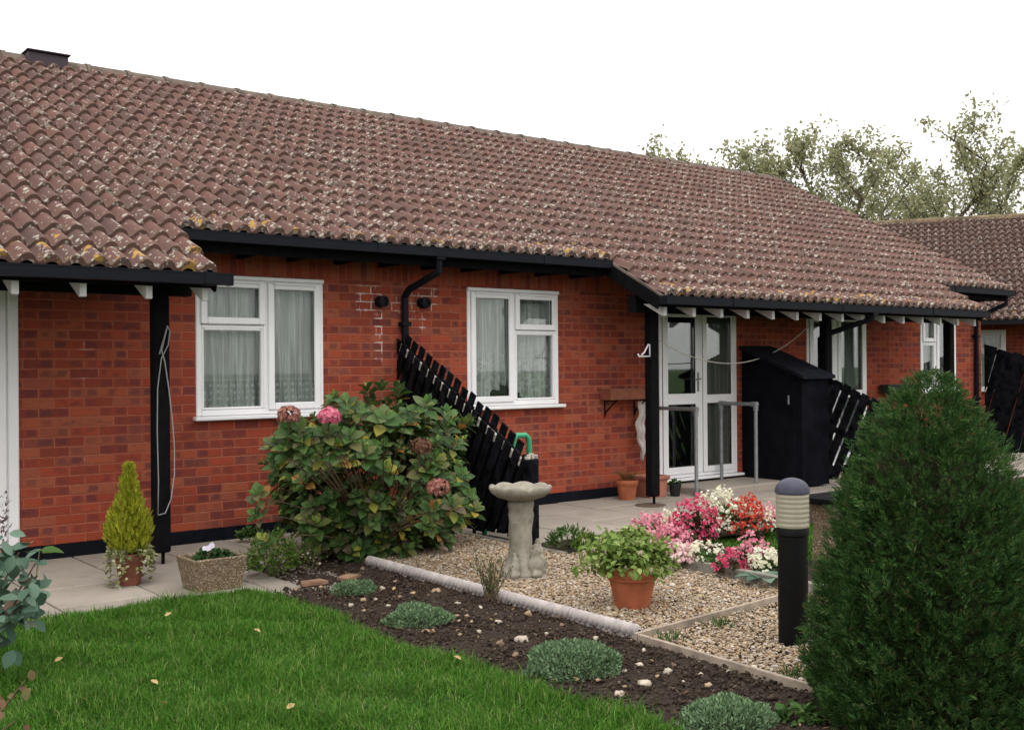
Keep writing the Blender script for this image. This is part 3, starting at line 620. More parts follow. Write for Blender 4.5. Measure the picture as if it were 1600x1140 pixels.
# ------------------------------------------------------------------ ground
def structure(name, V, F, mat, smooth=False): return tag(mesh(name, V, F, mat, None, smooth), kind='structure')
def sheet(name, x0, x1, y0, y1, z, mat): return structure(name, [(x0, y0, z), (x1, y0, z), (x1, y1, z), (x0, y1, z)], [(0, 1, 2, 3)], mat)
sheet('ground', -400, 600, -300, 700, -.06, M['turf'])
def slabs(name, cells, z, s=.6, gap=.007):
    b = MB(); r = random.Random(5)
    for (x, y, wx, wy) in cells:
        dz = r.uniform(-.003, .003); tx, ty = r.uniform(-.002, .002), r.uniform(-.002, .002)
        x0, x1, y0, y1 = x+gap, x+wx-gap, y+gap, y+wy-gap; e = .006
        V = [(x0, y0, z-.04), (x1, y0, z-.04), (x1, y1, z-.04), (x0, y1, z-.04), (x0, y0, z-e), (x1, y0, z-e), (x1, y1, z-e), (x0, y1, z-e)]
        V += [(x0+e, y0+e, z+dz+tx), (x1-e, y0+e, z+dz-tx), (x1-e, y1-e, z+dz-ty), (x0+e, y1-e, z+dz+ty)]
        b.add(V, [(0, 1, 5, 4), (1, 2, 6, 5), (2, 3, 7, 6), (3, 0, 4, 7), (4, 5, 9, 8), (5, 6, 10, 9), (6, 7, 11, 10), (7, 4, 8, 11), (8, 9, 10, 11)])
    return tag(b.build(name, M['paving'], None), kind='structure')
cells = []
S_ = .615
x = -2.42
while x < 16.9:
    for row, (ya, yb) in enumerate(((-.615, 0), (-1.23, -.615), (-1.845, -1.23), (-2.46, -1.845))):
        if 3.5 < x + .3 < 5.7 and row >= 2: continue
        if row == 3 and x+.3 > 5.6: continue
        cells.append((x, ya, S_, yb-ya))
    x += S_
slabs('paving', cells, 0)
sheet('paving_bed', -2.6, 17, -2.5, .05, -.018, M['soil'])
structure('door_step', *(lambda b: (np.array(b.v), b.f))(MB().box((9.04, -.70, -.02), (10.40, -.012, .075), .012)), M['paving'])
# bare soil border, gently uneven
def heightfield(name, x0, x1, y0, y1, n, z0, amp, mat, fx=None):
    nx = int((x1-x0)/n); ny = int((y1-y0)/n); V = []
    from mathutils import noise
    for i in range(nx+1):
        for j in range(ny+1):
            X = x0+(x1-x0)*i/nx; Y = y0+(y1-y0)*j/ny
            h = amp*(noise.fractal(Vector((X*3, Y*3, 0)), 1, 2, 3)*.8 + noise.fractal(Vector((X*16, Y*16, 4)), .7, 2, 4)*.5)
            V.append((X, Y, z0 + h + (fx(X, Y) if fx else 0)))
    F = [(i*(ny+1)+j, (i+1)*(ny+1)+j, (i+1)*(ny+1)+j+1, i*(ny+1)+j+1) for i in range(nx) for j in range(ny)]
    return structure(name, np.array(V), F, mat, True)
heightfield('soil_bed', 2.75, 4.05, -7.4, -2.25, .022, .0, .020, M['soil'])
heightfield('soil_bed', 3.32, 4.05, -2.28, -1.25, .022, .0, .020, M['soil'])
heightfield('flower_bed_soil', 5.74, 6.5, -4.6, -2.05, .03, .03, .02, M['soil'])
heightfield('flower_bed_soil', 6.5, 9.5, -2.75, -1.86, .03, .02, .02, M['soil'])
sheet('gravel_base', 3.9, 5.72, -7.4, -1.1, -.012, M['soil'])
sheet('back_lawn', 6.5, 18, -8, -2.70, .0, M['turf']); sheet('back_lawn', 9.5, 18, -2.70, -1.86, .0, M['turf']) if False else None

# lawn: turf sheet with an irregular edge + real blades
def lawn_edge(y): return 3.06 + .05*np.sin(y*2.1+.4) + .025*np.sin(y*5.3) - .12*np.clip((y+2.75)/.5, 0, 1)
ys = np.linspace(-2.13, -9.5, 60)
V = []; F = []
for i, y in enumerate(ys): V += [(-4, y, .006), (float(lawn_edge(y))-.03, y, .006)]
F = [(2*i, 2*i+2, 2*i+3, 2*i+1) for i in range(len(ys)-1)]
structure('lawn', np.array(V), F, M['turf'])

def blades(name, P, hgt, wid, mat, lean=.95, label=None):
    n = len(P); a = RNG.uniform(0, 2*np.pi, n); hd = np.stack([np.cos(a), np.sin(a), np.zeros(n)], 1)
    side = np.stack([-np.sin(a), np.cos(a), np.zeros(n)], 1)
    H = hgt*RNG.uniform(.5, 1.25, n)[:, None]; ln = RNG.uniform(.1, 1.0, n)[:, None]*lean; Wd = wid*RNG.uniform(.7, 1.3, n)[:, None]
    up = np.array([0, 0, 1.0])
    b0 = P - side*Wd/2; b1 = P + side*Wd/2
    mid = P + up*H*.55 + hd*H*ln*.35
    m0 = mid - side*Wd*.42; m1 = mid + side*Wd*.42
    tip = P + up*H*(1-.3*ln) + hd*H*ln*1.15
    V = np.stack([b0, b1, m1, m0, tip], 1).reshape(-1, 3); k = np.arange(n)[:, None]*5
    F = np.concatenate([k+np.array([0, 1, 2]), k+np.array([0, 2, 3]), k+np.array([3, 2, 4])], 0)
    o = mesh(name, V, F, mat); return tag(o, kind='stuff')
def scatter_rect(n, x0, x1, y0, y1): return np.stack([RNG.uniform(x0, x1, n), RNG.uniform(y0, y1, n), np.zeros(n)], 1)
P = scatter_rect(420000, .3, 3.3, -7.3, -2.1)
P = P[(P[:, 0] < lawn_edge(P[:, 1]) + RNG.normal(0, .022, len(P))) & (P[:, 1] < -2.12 + RNG.normal(0, .02, len(P)))]
# keep only what the lens (and a step to the side of it) can see
dd = (P-CAM)@FW; uu = (P-CAM)@RT/dd; P = P[(dd > 2.2) & (uu > -.62) & (uu < .62)]
cl = np.sin(P[:, 0]*7.3+np.sin(P[:, 1]*4.1)*1.3)*np.sin(P[:, 1]*6.1+P[:, 0]*2.2)
blades('grass', P, ((.040 + .016*cl)*np.exp(RNG.normal(0, .28, len(P))))[:, None], .0034, M['grass'])
Pb = scatter_rect(60000, 6.55, 15, -6.5, -2.74); Pb[:, 2] = 0
blades('grass', Pb, np.full((len(Pb), 1), .04), .008, M['grass'])

# pebbles
def ico(sub=0):
    t_ = (1+5**.5)/2
    v = unit(np.array([(-1,t_,0),(1,t_,0),(-1,-t_,0),(1,-t_,0),(0,-1,t_),(0,1,t_),(0,-1,-t_),(0,1,-t_),(t_,0,-1),(t_,0,1),(-t_,0,-1),(-t_,0,1)], float))
    f = [(0,11,5),(0,5,1),(0,1,7),(0,7,10),(0,10,11),(1,5,9),(5,11,4),(11,10,2),(10,7,6),(7,1,8),(3,9,4),(3,4,2),(3,2,6),(3,6,8),(3,8,9),(4,9,5),(2,4,11),(6,2,10),(8,6,7),(9,8,1)]
    for _ in range(sub):
        v = list(map(tuple, v)); cache = {}; nf = []
        def mid(a, b):
            k_ = (min(a, b), max(a, b))
            if k_ not in cache: v.append(tuple(unit((np.array(v[a])+np.array(v[b]))/2))); cache[k_] = len(v)-1
            return cache[k_]
        for a, b, c in f:
            ab, bc, ca = mid(a, b), mid(b, c), mid(c, a); nf += [(a, ab, ca), (b, bc, ab), (c, ca, bc), (ab, bc, ca)]
        f = nf; v = np.array(v)
    return np.array(v), np.array(f)
def pebbles(name, P, size, mat, flat=.65, kind='stuff'):
    v0, f0 = ico(0); n = len(P)
    ax = RNG.normal(size=(n, 3, 3)); q, _ = np.linalg.qr(ax)
    sc = size*np.exp(RNG.normal(0, .33, n))[:, None, None]*np.stack([np.ones(n), RNG.uniform(.6, .95, n), RNG.uniform(.4, .8, n)], 1)[:, None, :]
    Vl = v0[None]*RNG.uniform(.82, 1.12, (n, 12, 1))*sc
    Vw = np.einsum('nij,nkj->nki', q, Vl); Vw[:, :, 2] *= flat
    V = (Vw + P[:, None, :]).reshape(-1, 3); F = (f0[None]+np.arange(n)[:, None, None]*12).reshape(-1, 3)
    o = mesh(name, V, F, mat, None, False)
    return tag(o, kind=kind)
n = 38000; P = scatter_rect(n, 4.08, 5.68, -4.58, -1.12); P[:, 2] = RNG.uniform(-.006, .012, n)
P = P[(P[:, 0] < 5.42) | (P[:, 1] < -2.45)]
P2 = scatter_rect(16000, 4.0, 5.7, -6.2, -4.60); P2[:, 2] = RNG.uniform(-.008, .010, len(P2))
pebbles('gravel', np.concatenate([P, P2]), .0098, M['gravel'])
n = 15000; P = scatter_rect(n, 2.95, 4.03, -6.9, -1.3); P[:, 2] = RNG.uniform(-.004, .014, n); P = P[(P[:, 0] > lawn_edge(P[:, 1]) - .05) & ((P[:, 0] > 3.32) | (P[:, 1] < -2.26))]
pebbles('soil_crumbs', P, .0085, M['crumb'], .8)

# ------------------------------------------------------------------ edgings
def rope_edging(y0, y1, i):
    L = abs(y1-y0); n = 180; V = []; F = []; seg = 18
    for k_ in range(n+1):
        s = k_/n*L
        for q in range(seg):
            th = 2*math.pi*q/seg
            rr = (.024 + .013*abs(math.sin(s/.044*math.pi + th*.5)))*min(1, .35+min(k_, n-k_)*.33)
            V.append((rr*math.cos(th), -s, .036 + rr*math.sin(th)))
    for k_ in range(n):
        for q in range(seg): F.append((k_*seg+q, k_*seg+(q+1) % seg, (k_+1)*seg+(q+1) % seg, (k_+1)*seg+q))
    F += [tuple(range(seg)), tuple(range(n*seg, (n+1)*seg))[::-1]]
    root = thing('rope_edging', (4.055, y0, 0), ['short cast rope-twist edging between hydrangea foot and soil border', 'cast rope-twist edging stone behind the twiggy sapling',
             'cast rope-twist edging stone level with the bird bath, beside the sapling', 'cast rope-twist edging stone beside the terracotta fuchsia pot', 'end rope-twist edging stone meeting the timber edging boards'][i], 'edging', 'rope-twist edging stones between soil and gravel')
    mesh('rope_top', np.array(V)+ORG[root.name], F, M['edging'], root, True)
    b = MB(); b.box((4.055-.02, y0-L+.004, -.04), (4.055+.02, y0-.004, .034)); b.build('base', M['edging'], root)
yy = [-1.84, -2.40, -2.96, -3.52, -4.08, -4.62]
for i in range(5): rope_edging(yy[i]-.004, yy[i+1]+.004, i)
def edging_board(name, a, b_, h, th, mat, label, cat, zt=.05, mb=None):
    a = np.array(a, float); b_ = np.array(b_, float); d = unit(b_-a); nrm = np.array([-d[1], d[0]])*th/2
    poly = [(*(a+nrm), zt-h), (*(b_+nrm), zt-h), (*(b_-nrm), zt-h), (*(a-nrm), zt-h)]
    m_ = MB(); m_.prism(poly, (0, 0, h)); o = m_.build(name, mat); md = o.modifiers.new('b', 'BEVEL'); md.width = .004; md.segments = 2
    return tag(o, label, cat)
edging_board('edging_board', (4.0, -4.64), (5.60, -4.50), .10, .022, M['timber'], 'thin grey timber edging board crossing the gravel behind the bollard light', 'edging board', .042)
edging_board('edging_board', (4.01, -4.66), (3.93, -6.3), .10, .024, M['timber'], 'timber edging board between the dark soil and the near gravel', 'edging board', .040)
edging_board('kerb', (5.70, -2.48), (5.69, -3.42), .16, .055, M['kerb'], 'weathered concrete kerb half hidden behind the fuchsia pot', 'kerb', .075)
edging_board('kerb', (5.69, -3.43), (5.66, -4.34), .16, .055, M['kerb'], 'weathered concrete kerb in front of the pink begonias beside the bollard light', 'kerb', .075)
edging_board('kerb', (5.66, -4.35), (5.64, -5.3), .16, .055, M['kerb'], 'concrete kerb running behind the black bollard light to the conifer', 'kerb', .075)
edging_board('kerb', (5.43, -1.12), (5.43, -2.44), .12, .05, M['kerb'], 'low concrete kerb at the foot of the sloping black fence', 'kerb', .02)

# ------------------------------------------------------------------ fences
def clip_poly(poly, a, b, c):                # keep a*u + b*v >= c
    out = []
    for i in range(len(poly)):
        p, q = poly[i], poly[(i+1) % len(poly)]; dp = a*p[0]+b*p[1]-c; dq = a*q[0]+b*q[1]-c
        if dp >= 0: out.append(p)
        if (dp >= 0) != (dq >= 0): s = dp/(dp-dq); out.append((p[0]+(q[0]-p[0])*s, p[1]+(q[1]-p[1])*s))
    return out
def sloping_fence(x, a0, a1, ztop0, slope, label, seed, two=True, post=True, pitch=.126, bw=.098, rail_mat='pale_wood', zmin=.06):
    """boards leaning square to a falling top line, in the plane x; a = distance out from the wall"""
    r = random.Random(seed); phi = math.atan(slope); t_ = (math.sin(phi), math.cos(phi)); p_ = (math.cos(phi), -math.sin(phi))
    root = thing('sloping_fence', (x, -(a0+a1)/2, 0), label, 'fence', 'black board fences between the porches')
    layers = [(-.036, 0.0, 0.0)] + ([(.016, .5*pitch, .080)] if two else [])
    for (dx, shift, up) in layers:
        b = MB(); k_ = -14
        while True:
            p0 = k_*pitch + shift + r.uniform(-.006, .006); k_ += 1
            if p0 > 4: break
            w_ = (bw*.86 if dx < 0 else bw*1.22)*r.uniform(.95, 1.04) if two else bw*r.uniform(.94, 1.05)
            # top of this board: where its centre line meets the top line  z = ztop0 - slope*a
            pc = p0 + w_/2; ca, cz = p_[0]*pc, p_[1]*pc + ztop0; q1 = up + r.uniform(-.012, .014)
            tl = r.uniform(-.012, .012)
            poly = [(p_[0]*(p0+tl*2)+t_[0]*-3, ztop0+p_[1]*(p0+tl*2)+t_[1]*-3), (p_[0]*(p0+w_+tl*2)+t_[0]*-3, ztop0+p_[1]*(p0+w_+tl*2)+t_[1]*-3),
                    (p_[0]*(p0+w_)+t_[0]*(q1+r.uniform(-.006, .006)), ztop0+p_[1]*(p0+w_)+t_[1]*q1), (p_[0]*p0+t_[0]*q1, ztop0+p_[1]*p0+t_[1]*q1)]
            if two and dx > 0:                       # rear boards: shouldered tops that stand up between the front ones
                e_ = w_*.17; top = lambda p_h, q_h: (p_[0]*p_h+t_[0]*q_h, ztop0+p_[1]*p_h+t_[1]*q_h)
                nb_ = [top(p0+e_, q1-.11), top(p0+w_-e_, q1-.11), top(p0+w_-e_, q1), top(p0+e_, q1)]
                if min(q[0] for q in nb_) > a0 and max(q[0] for q in nb_) < a1: b.prism([(x+dx+.001, -q[0], q[1]) for q in nb_], (.016, 0, 0))
                poly[2] = top(p0+w_, q1-.105); poly[3] = top(p0, q1-.105)
            poly = clip_poly(poly, 0, 1, zmin+r.uniform(-.012, .02))
            if len(poly) > 2: poly = clip_poly(poly, 1, 0, a0)
            if len(poly) > 2: poly = clip_poly(poly, -1, 0, -a1)
            if len(poly) < 3 or max(q[1] for q in poly)-min(q[1] for q in poly) < .05: continue
            d = dx + r.uniform(-.003, .003)
            b.prism([(x+d, -q[0], q[1]) for q in poly], (.018, 0, 0))
        b.build('board_panel', M['blackwood'], root)
    for off in (.075, .62):                     # rails
        L0, L1 = a0+.0, a1-.01
        zz = lambda a: ztop0 - slope*a - off
        if zz(L1) < .1: L1 = (ztop0-off-.1)/slope
        b = MB(); b.prism([(x-.015, -L0, zz(L0)+.036), (x-.015, -L1, zz(L1)+.036), (x-.015, -L1, zz(L1)-.036), (x-.015, -L0, zz(L0)-.036)], (.028, 0, 0)); b.build('rail', M[rail_mat] if off < .1 else M['blackwood'], root)
    if post:
        zt = ztop0 - slope*a1 + .03
        b = MB(); b.box((x-.055, -a1-.045, -.03), (x+.05, -a1+.045, zt), .01); po = b.build('post', M['blackwood'], root)
        b = MB()
        for q in range(5): b.box((x-.05+q*.02, -a1-.035+.01*(q % 2), zt-.01), (x-.036+q*.02, -a1+.02, zt+.018+.012*((q*7) % 3)), .003)
        b.build('split_top', M['pale_wood'], po)
    b = MB(); b.tube([(x-.03, -(a0+.62*(a1-a0)), -.02), (x-.03, -(a0+.62*(a1-a0)), .2)], .016, 8); b.build('foot', M['black'], root)
    return root
sloping_fence(5.49, .02, 1.96, 1.72, .535, 'tall to low sloping black board fence between the two white windows', 4)
sloping_fence(10.98, .86, 2.3, 1.72, .46, 'sloping black board fence with open gaps beside the black store cupboard', 6, two=False, post=False, pitch=.135, bw=.10, rail_mat='blackwood')
sloping_fence(16.20, .02, 2.4, 1.74, .30, 'sloping black board fence with narrow gaps past the far corner of the terrace', 8, two=False, post=True, pitch=.125, bw=.119, rail_mat='blackwood')

# ------------------------------------------------------------------ store cupboard by the door
root = thing('store_cupboard', (10.66, -.45, 0), 'tall black store cupboard with sloping felt lid against the brick wall', 'cupboard')
x0, x1, y1, zb = 10.42, 10.93, -.90, .02
zt0, zt1 = 1.63, 1.29
b = MB(); b.prism([(x0, -.012, zb), (x0, -.012, zt0), (x0, y1, zt1), (x0, y1, zb)], (x1-x0, 0, 0)); b.build('body', M['cupboard'], root)
lid = MB(); lid.prism([(x0-.05, -.012, zt0+.004), (x0-.05, -.012, zt0+.045), (x0-.05, y1-.06, zt1+.022), (x0-.05, y1-.06, zt1-.019)], (x1-x0+.10, 0, 0)); lid.build('lid', plain('roofing_felt', (.012, .013, .019), .9, .3, 10, .5, 90, .08), root)
b = MB(); b.box((x0-.012, -.80, .06), (x0-.001, -.10, 1.24), .004); dr = b.build('door', M['cupboard'], root)
b = MB(); b.box((x0-.034, -.735, .97), (x0-.0125, -.715, 1.08), .005); b.build('handle', M['galv'], dr)

# ------------------------------------------------------------------ tube handrails
def handrail(x, y0, y1, h, label, zb=0.0, back=True):
    root = thing('handrail', (x, y0, 0), label, 'handrail', 'galvanised handrails at the porch doors')
    b = MB(); b.tube([(x, y0, zb), (x, y0, h-.03)], .021, 12); p = b.build('post', M['galv'], root, angle=40)
    b = MB(); b.tube([(x, y0, zb), (x, y0, zb+.035)], .034, 14); b.tube([(x, y0, zb+.0005), (x, y0, zb+.008)], .055, 16); b.build('base_flange', M['galv'], p, angle=40)
    b = MB(); b.tube([(x, y0+.01, h), (x, y1, h)], .021, 12); b.build('rail', M['galv'], root, angle=40)
    b = MB(); b.tube([(x, y0, h-.075), (x, y0, h+.012)], .029, 12); b.tube([(x, y0-.022, h), (x, y0+.06, h)], .029, 12); b.build('elbow', M['galv'], root, angle=40)
    if back:
        b = MB(); b.tube([(x, y1, .07), (x, y1, h-.03)], .021, 12); b.build('post', M['galv'], root, angle=40)
        b = MB(); b.tube([(x, y1, h-.075), (x, y1, h+.012)], .029, 12); b.tube([(x, y1+.022, h), (x, y1-.06, h)], .029, 12); b.build('elbow', M['galv'], root, angle=40)
handrail(8.955, -.585, -.02, .955, 'galvanised tube handrail at the near side of the glazed door, beside the porch post', 0, False)
handrail(9.93, -.62, -.10, .985, 'galvanised tube handrail between the glazed door and the black cupboard')
handrail(12.33, -.62, -.10, .955, 'galvanised tube handrail behind the gappy black fence and conifer tip')

# ------------------------------------------------------------------ things hung on walls and posts
root = thing('wall_planter', (8.36, -.1, 1.07), 'brown wooden trough planter bracketed to the brick wall left of the glazed door', 'planter')
b = MB(); b.box((8.05, -.19, 1.07), (8.68, -.175, 1.19), .003); b.box((8.05, -.03, 1.07), (8.68, -.015, 1.19), .003); b.box((8.05, -.174, 1.07), (8.065, -.031, 1.19)); b.box((8.665, -.174, 1.07), (8.68, -.031, 1.19)); b.box((8.066, -.174, 1.072), (8.664, -.031, 1.085)); b.build('trough', M['woodbox'], root)
for bx in (8.13, 8.58):
    b = MB(); b.tube([(bx, -.006, .90), (bx, -.02, .93), (bx, -.10, 1.0), (bx, -.19, 1.058)], .008, 8); b.tube([(bx, -.006, .88), (bx, -.006, 1.062), (bx, -.20, 1.062)], .008, 8); b.build('bracket', M['black'], root)
b = MB(); b.box((13.30, -.20, 1.02), (13.95, -.05, 1.15), .012); b.box((13.29, -.21, 1.13), (13.96, -.04, 1.151), .006)
o = tag(b.build('wall_planter', M['greenbox']), 'dark green trough planter on the brick wall above the conifer', 'planter')
# rag hanging from the planter bracket
nx, nz = 14, 30; V = []
for i in range(nx+1):
    u = i/nx-.5
    for j in range(nz+1):
        v_ = j/nz; wd = .13*(1-.25*math.sin(v_*7+.4)**2) * (1 if v_ < .62 else max(.12, 1-(v_-.62)*2.3)); z = 1.045-.64*v_
        V.append((8.585+u*wd+.012*math.sin(v_*9), -.115+.022*math.sin(u*14+v_*5)+.012*math.sin(v_*21), z - .03*math.sin(u*9+1)*v_))
F = [(i*(nz+1)+j, (i+1)*(nz+1)+j, (i+1)*(nz+1)+j+1, i*(nz+1)+j+1) for i in range(nx) for j in range(nz)]
o = mesh('hanging_cloth', np.array(V), F, M['cloth'], None, True); md = o.modifiers.new('s', 'SOLIDIFY'); md.thickness = .006
tag(o, 'crumpled off-white cloth hanging below the brown wall planter', 'cloth')
b = MB(); hx = 8.027; b.tube([(hx, -.80, 1.66), (hx, -.80, 1.53)], .008, 8); b.tube([(hx, -.80, 1.535), (hx-.16, -.80, 1.535), (hx-.17, -.80, 1.56)], .008, 8); b.tube([(hx-.12, -.80, 1.55), (hx-.08, -.80, 1.575), (hx-.02, -.80, 1.66)], .008, 8)
tag(b.build('line_hook', M['upvc'], None, True), 'small white wire hook fixed to the side of the porch post', 'hook')
def catenary(a, b_, sag, n=24): a = np.array(a); b_ = np.array(b_); return [a+(b_-a)*(i/n) - np.array([0, 0, sag*4*(i/n)*(1-i/n)]) for i in range(n+1)]
b = MB(); b.tube(catenary((8.15, -.77, 1.72), (11.72, -.03, 1.93), .36), .0065, 6); tag(b.build('washing_line', M['line'], None, True), 'slack pale washing line strung across the porch in front of the glazed door', 'washing line')
b = MB(); ys_ = -.835
b.tube([(2.95, ys_, 1.76), (2.965, ys_-.01, 1.72), (2.955, ys_, 1.62), (2.90, ys_-.01, 1.52), (2.872, ys_-.004, 1.3), (2.868, ys_, 1.0), (2.875, ys_, .62), (2.87, ys_, .37)], .0042, 6)
b.tube([(2.95, ys_, 1.76), (2.93, ys_-.014, 1.70), (2.90, ys_-.014, 1.58), (2.925, ys_-.006, 1.50), (2.955, ys_-.004, 1.3), (2.985, ys_+.004, 1.05), (3.0, ys_+.01, .85), (2.995, ys_, .66), (2.965, ys_-.008, .48), (2.92, ys_-.01, .38), (2.87, ys_, .37)], .005, 6)
b.tube([(2.945, ys_, 1.74), (2.90, ys_-.01, 1.60), (2.885, ys_-.01, 1.55)], .006, 6)
tag(b.build('cord', M['rope'], None, True), 'grey cord looped down the left black porch post', 'cord')
b = MB(); b.box((4.17, -.05, .76), (4.22, -.002, .82), .01); b.tube([(4.195, -.05, .78), (4.195, -.09, .775), (4.195, -.10, .74)], .012, 8); tag(b.build('wall_tap', M['teal']), 'small teal fitting low on the brick wall beside the hydrangea', 'tap')
# green garden stool behind the fence
root = thing('garden_stool', (5.65, -1.42, 0), 'green plastic garden stool frame standing behind the low end of the black fence', 'stool')
for y_, hh in ((-1.63, .865), (-1.22, .865)):
    b = MB(); b.tube([(5.57, y_, 0), (5.57, y_, hh-.06), (5.58, y_, hh-.025), (5.61, y_, hh), (5.70, y_, hh), (5.73, y_, hh-.025), (5.74, y_, hh-.06), (5.74, y_, 0)], .024, 10); b.build('frame', M['greenplastic'], root, True)
b = MB(); b.box((5.56, -1.66, .40), (5.75, -1.19, .44), .012); b.build('seat', M['greenplastic'], root)
b = MB(); b.lathe([(.16, -.002), (.16, .006), (.14, .007)], (8.02, -.80, 0), 24); tag(b.build('drain_cover', plain('rusty_iron', (.10, .065, .045), .9, .3, 20, .4)), 'round brown drain cover at the foot of the porch post', 'drain cover')

# ------------------------------------------------------------------ bollard light
bx, by = 4.60, -5.19
root = thing('bollard_light', (bx, by, 0), 'black cylindrical bollard light with ribbed cream lens standing in the gravel', 'bollard light')
b = MB(); b.lathe([(.072, -.03), (.076, -.02), (.076, .555), (.083, .562), (.083, .592), (.080, .597), (.02, .597)], (bx, by, 0), 40); b.build('column', M['bollard'], root, angle=35)
pr = [(.075, .5975)]
for k_ in range(7): z0 = .60+k_*.0245; pr += [(.0825, z0), (.085, z0+.006), (.085, z0+.016), (.0825, z0+.0225)]
pr += [(.075, .774)]
b = MB(); b.lathe(pr, (bx, by, 0), 40); b.build('lens', M['lens'], root, angle=40)
b = MB(); b.lathe([(.03, .60), (.03, .77)], (bx, by, 0), 16); b.build('lamp_tube', M['upvc'], root)
pr = [(.06, .7745), (.088, .775), (.089, .782)] + [(.088*math.cos(a), .785+.068*math.sin(a)) for a in np.linspace(0, 1.5, 10)]
b = MB(); b.lathe(pr, (bx, by, 0), 40); b.build('cap', M['steel_grey'], root, angle=50)

# ------------------------------------------------------------------ bench behind the conifer
root = thing('garden_bench', (7.4, -3.95, 0), 'low bench on rough concrete legs with black slats, mostly hidden by the conifer', 'bench')
for bxx in (6.56, 8.05):
    b = MB(); b.prism([(bxx, -4.03, -.02), (bxx, -4.01, .25), (bxx, -4.04, .44), (bxx, -3.86, .44), (bxx, -3.88, .25), (bxx, -3.86, -.02)], (.09, 0, 0)); b.build('leg', M['aggregate'], root)
for k_ in range(3): b = MB(); b.box((6.46, -4.14+k_*.125, .442), (8.25, -4.03+k_*.125, .485), .006); b.build('seat_slat', M['black'], root)

# ------------------------------------------------------------------ bird bath
cx, cy = 4.66, -2.86
root = thing('bird_bath', (cx, cy, 0), 'weathered stone bird bath with scalloped bowl and carved animals round its foot', 'bird bath')
def scal(r, z, th, i):
    k_ = abs(math.cos(th*4)); return (r*(1+.03*k_*(z > .55)), z + .016*k_*(z > .572))
b = MB(); b.lathe([(.07, .515), (.10, .522), (.165, .545), (.20, .572), (.212, .590), (.208, .606), (.196, .612), (.178, .606), (.15, .592), (.05, .582)], (cx, cy, 0), 64, scal); b.build('bowl', M['cast_stone'], root, True)
from mathutils import noise as mnoise
def rough(V, amp, f): return np.array([np.array(p)+np.array(mnoise.noise_vector(Vector(p)*f))*amp for p in V])
b = MB(); b.lathe([(.155, 0), (.150, .03), (.115, .075), (.088, .13), (.080, .18), (.083, .24), (.079, .29), (.082, .34), (.078, .385), (.084, .42), (.080, .45), (.089, .48), (.087, .516)], (cx, cy, 0), 28, lambda r, z, th, i: (r*(1+.035*math.cos(th*6)), z))
mesh('pedestal', rough(b.v, .016, 14), b.f, M['cast_stone'], root, True)
def blob(parts):
    v0, f0 = ico(2); V = []; F = []
    for (c, rad, rot) in parts:
        R_ = Matrix.Rotation(rot, 3, 'X'); base = len(V)
        for p in v0: V.append(np.array(R_ @ Vector(p*np.array(rad))) + np.array(c))
        F += [tuple(int(i)+base for i in f) for f in f0]
    return np.array(V), F
def carved(name, dx, dy, s, flip):
    V, F = blob([((dx, dy, .075*s), (.055*s, .06*s, .085*s), .1*flip), ((dx+.012, dy+.01, .16*s), (.036*s, .036*s, .052*s), .3*flip), ((dx+.02, dy+.02, .215*s), (.020*s, .026*s, .034*s), .5*flip), ((dx-.02, dy-.045*s, .03), (.05*s, .03*s, .03), 0)])
    o = mesh(name, rough(V, .010, 22)+np.array([cx, cy, 0]), F, M['cast_stone'], root, True)
    md = o.modifiers.new('r', 'REMESH'); md.mode = 'VOXEL'; md.voxel_size = .007; md.use_smooth_shade = True
carved('carved_animal', .02, -.135, .95, 1); carved('carved_animal', .115, -.045, 1.0, -1); carved('carved_animal', -.115, -.075, .72, 1)
b = MB(); b.prism([(cx-.17, cy-.10, -.03), (cx+.02, cy-.24, -.03), (cx+.22, cy-.02, -.03), (cx+.02, cy+.15, -.03)], (0, 0, .042)); b.build('foot_slab', M['paving'], root)

# ------------------------------------------------------------------ pots
def pot_profile(r0, r1, h, rim, band=True):
    p = [(r0*.9, 0), (r0, .004), (r0+(r1-r0)*.72, h*.70)]
    p += [(r1*.955, h-rim*1.35), (r1*.985, h-rim*1.25), (r1*.975, h-rim), (r1*1.03, h-rim*.95), (r1*1.06, h-rim*.5), (r1*1.05, h-.006), (r1*1.02, h), (r1*.95, h-.004), (r1*.90, h-.035), (r1*.45, h-.03)]
    return p
def soil_disc(root, c, r, z): b = MB(); b.lathe([(r, z-.01), (r*.7, z+.004), (r*.2, z+.012)], c, 20); b.build('compost', M['soil'], root, True)
def pot(root, c, r0, r1, h, rim, mat, name='pot'):
    b = MB(); b.lathe(pot_profile(r0, r1, h, rim), c, 36); o = b.build(name, mat, root, angle=35); soil_disc(root, c, r1*.9, h-.028); return o

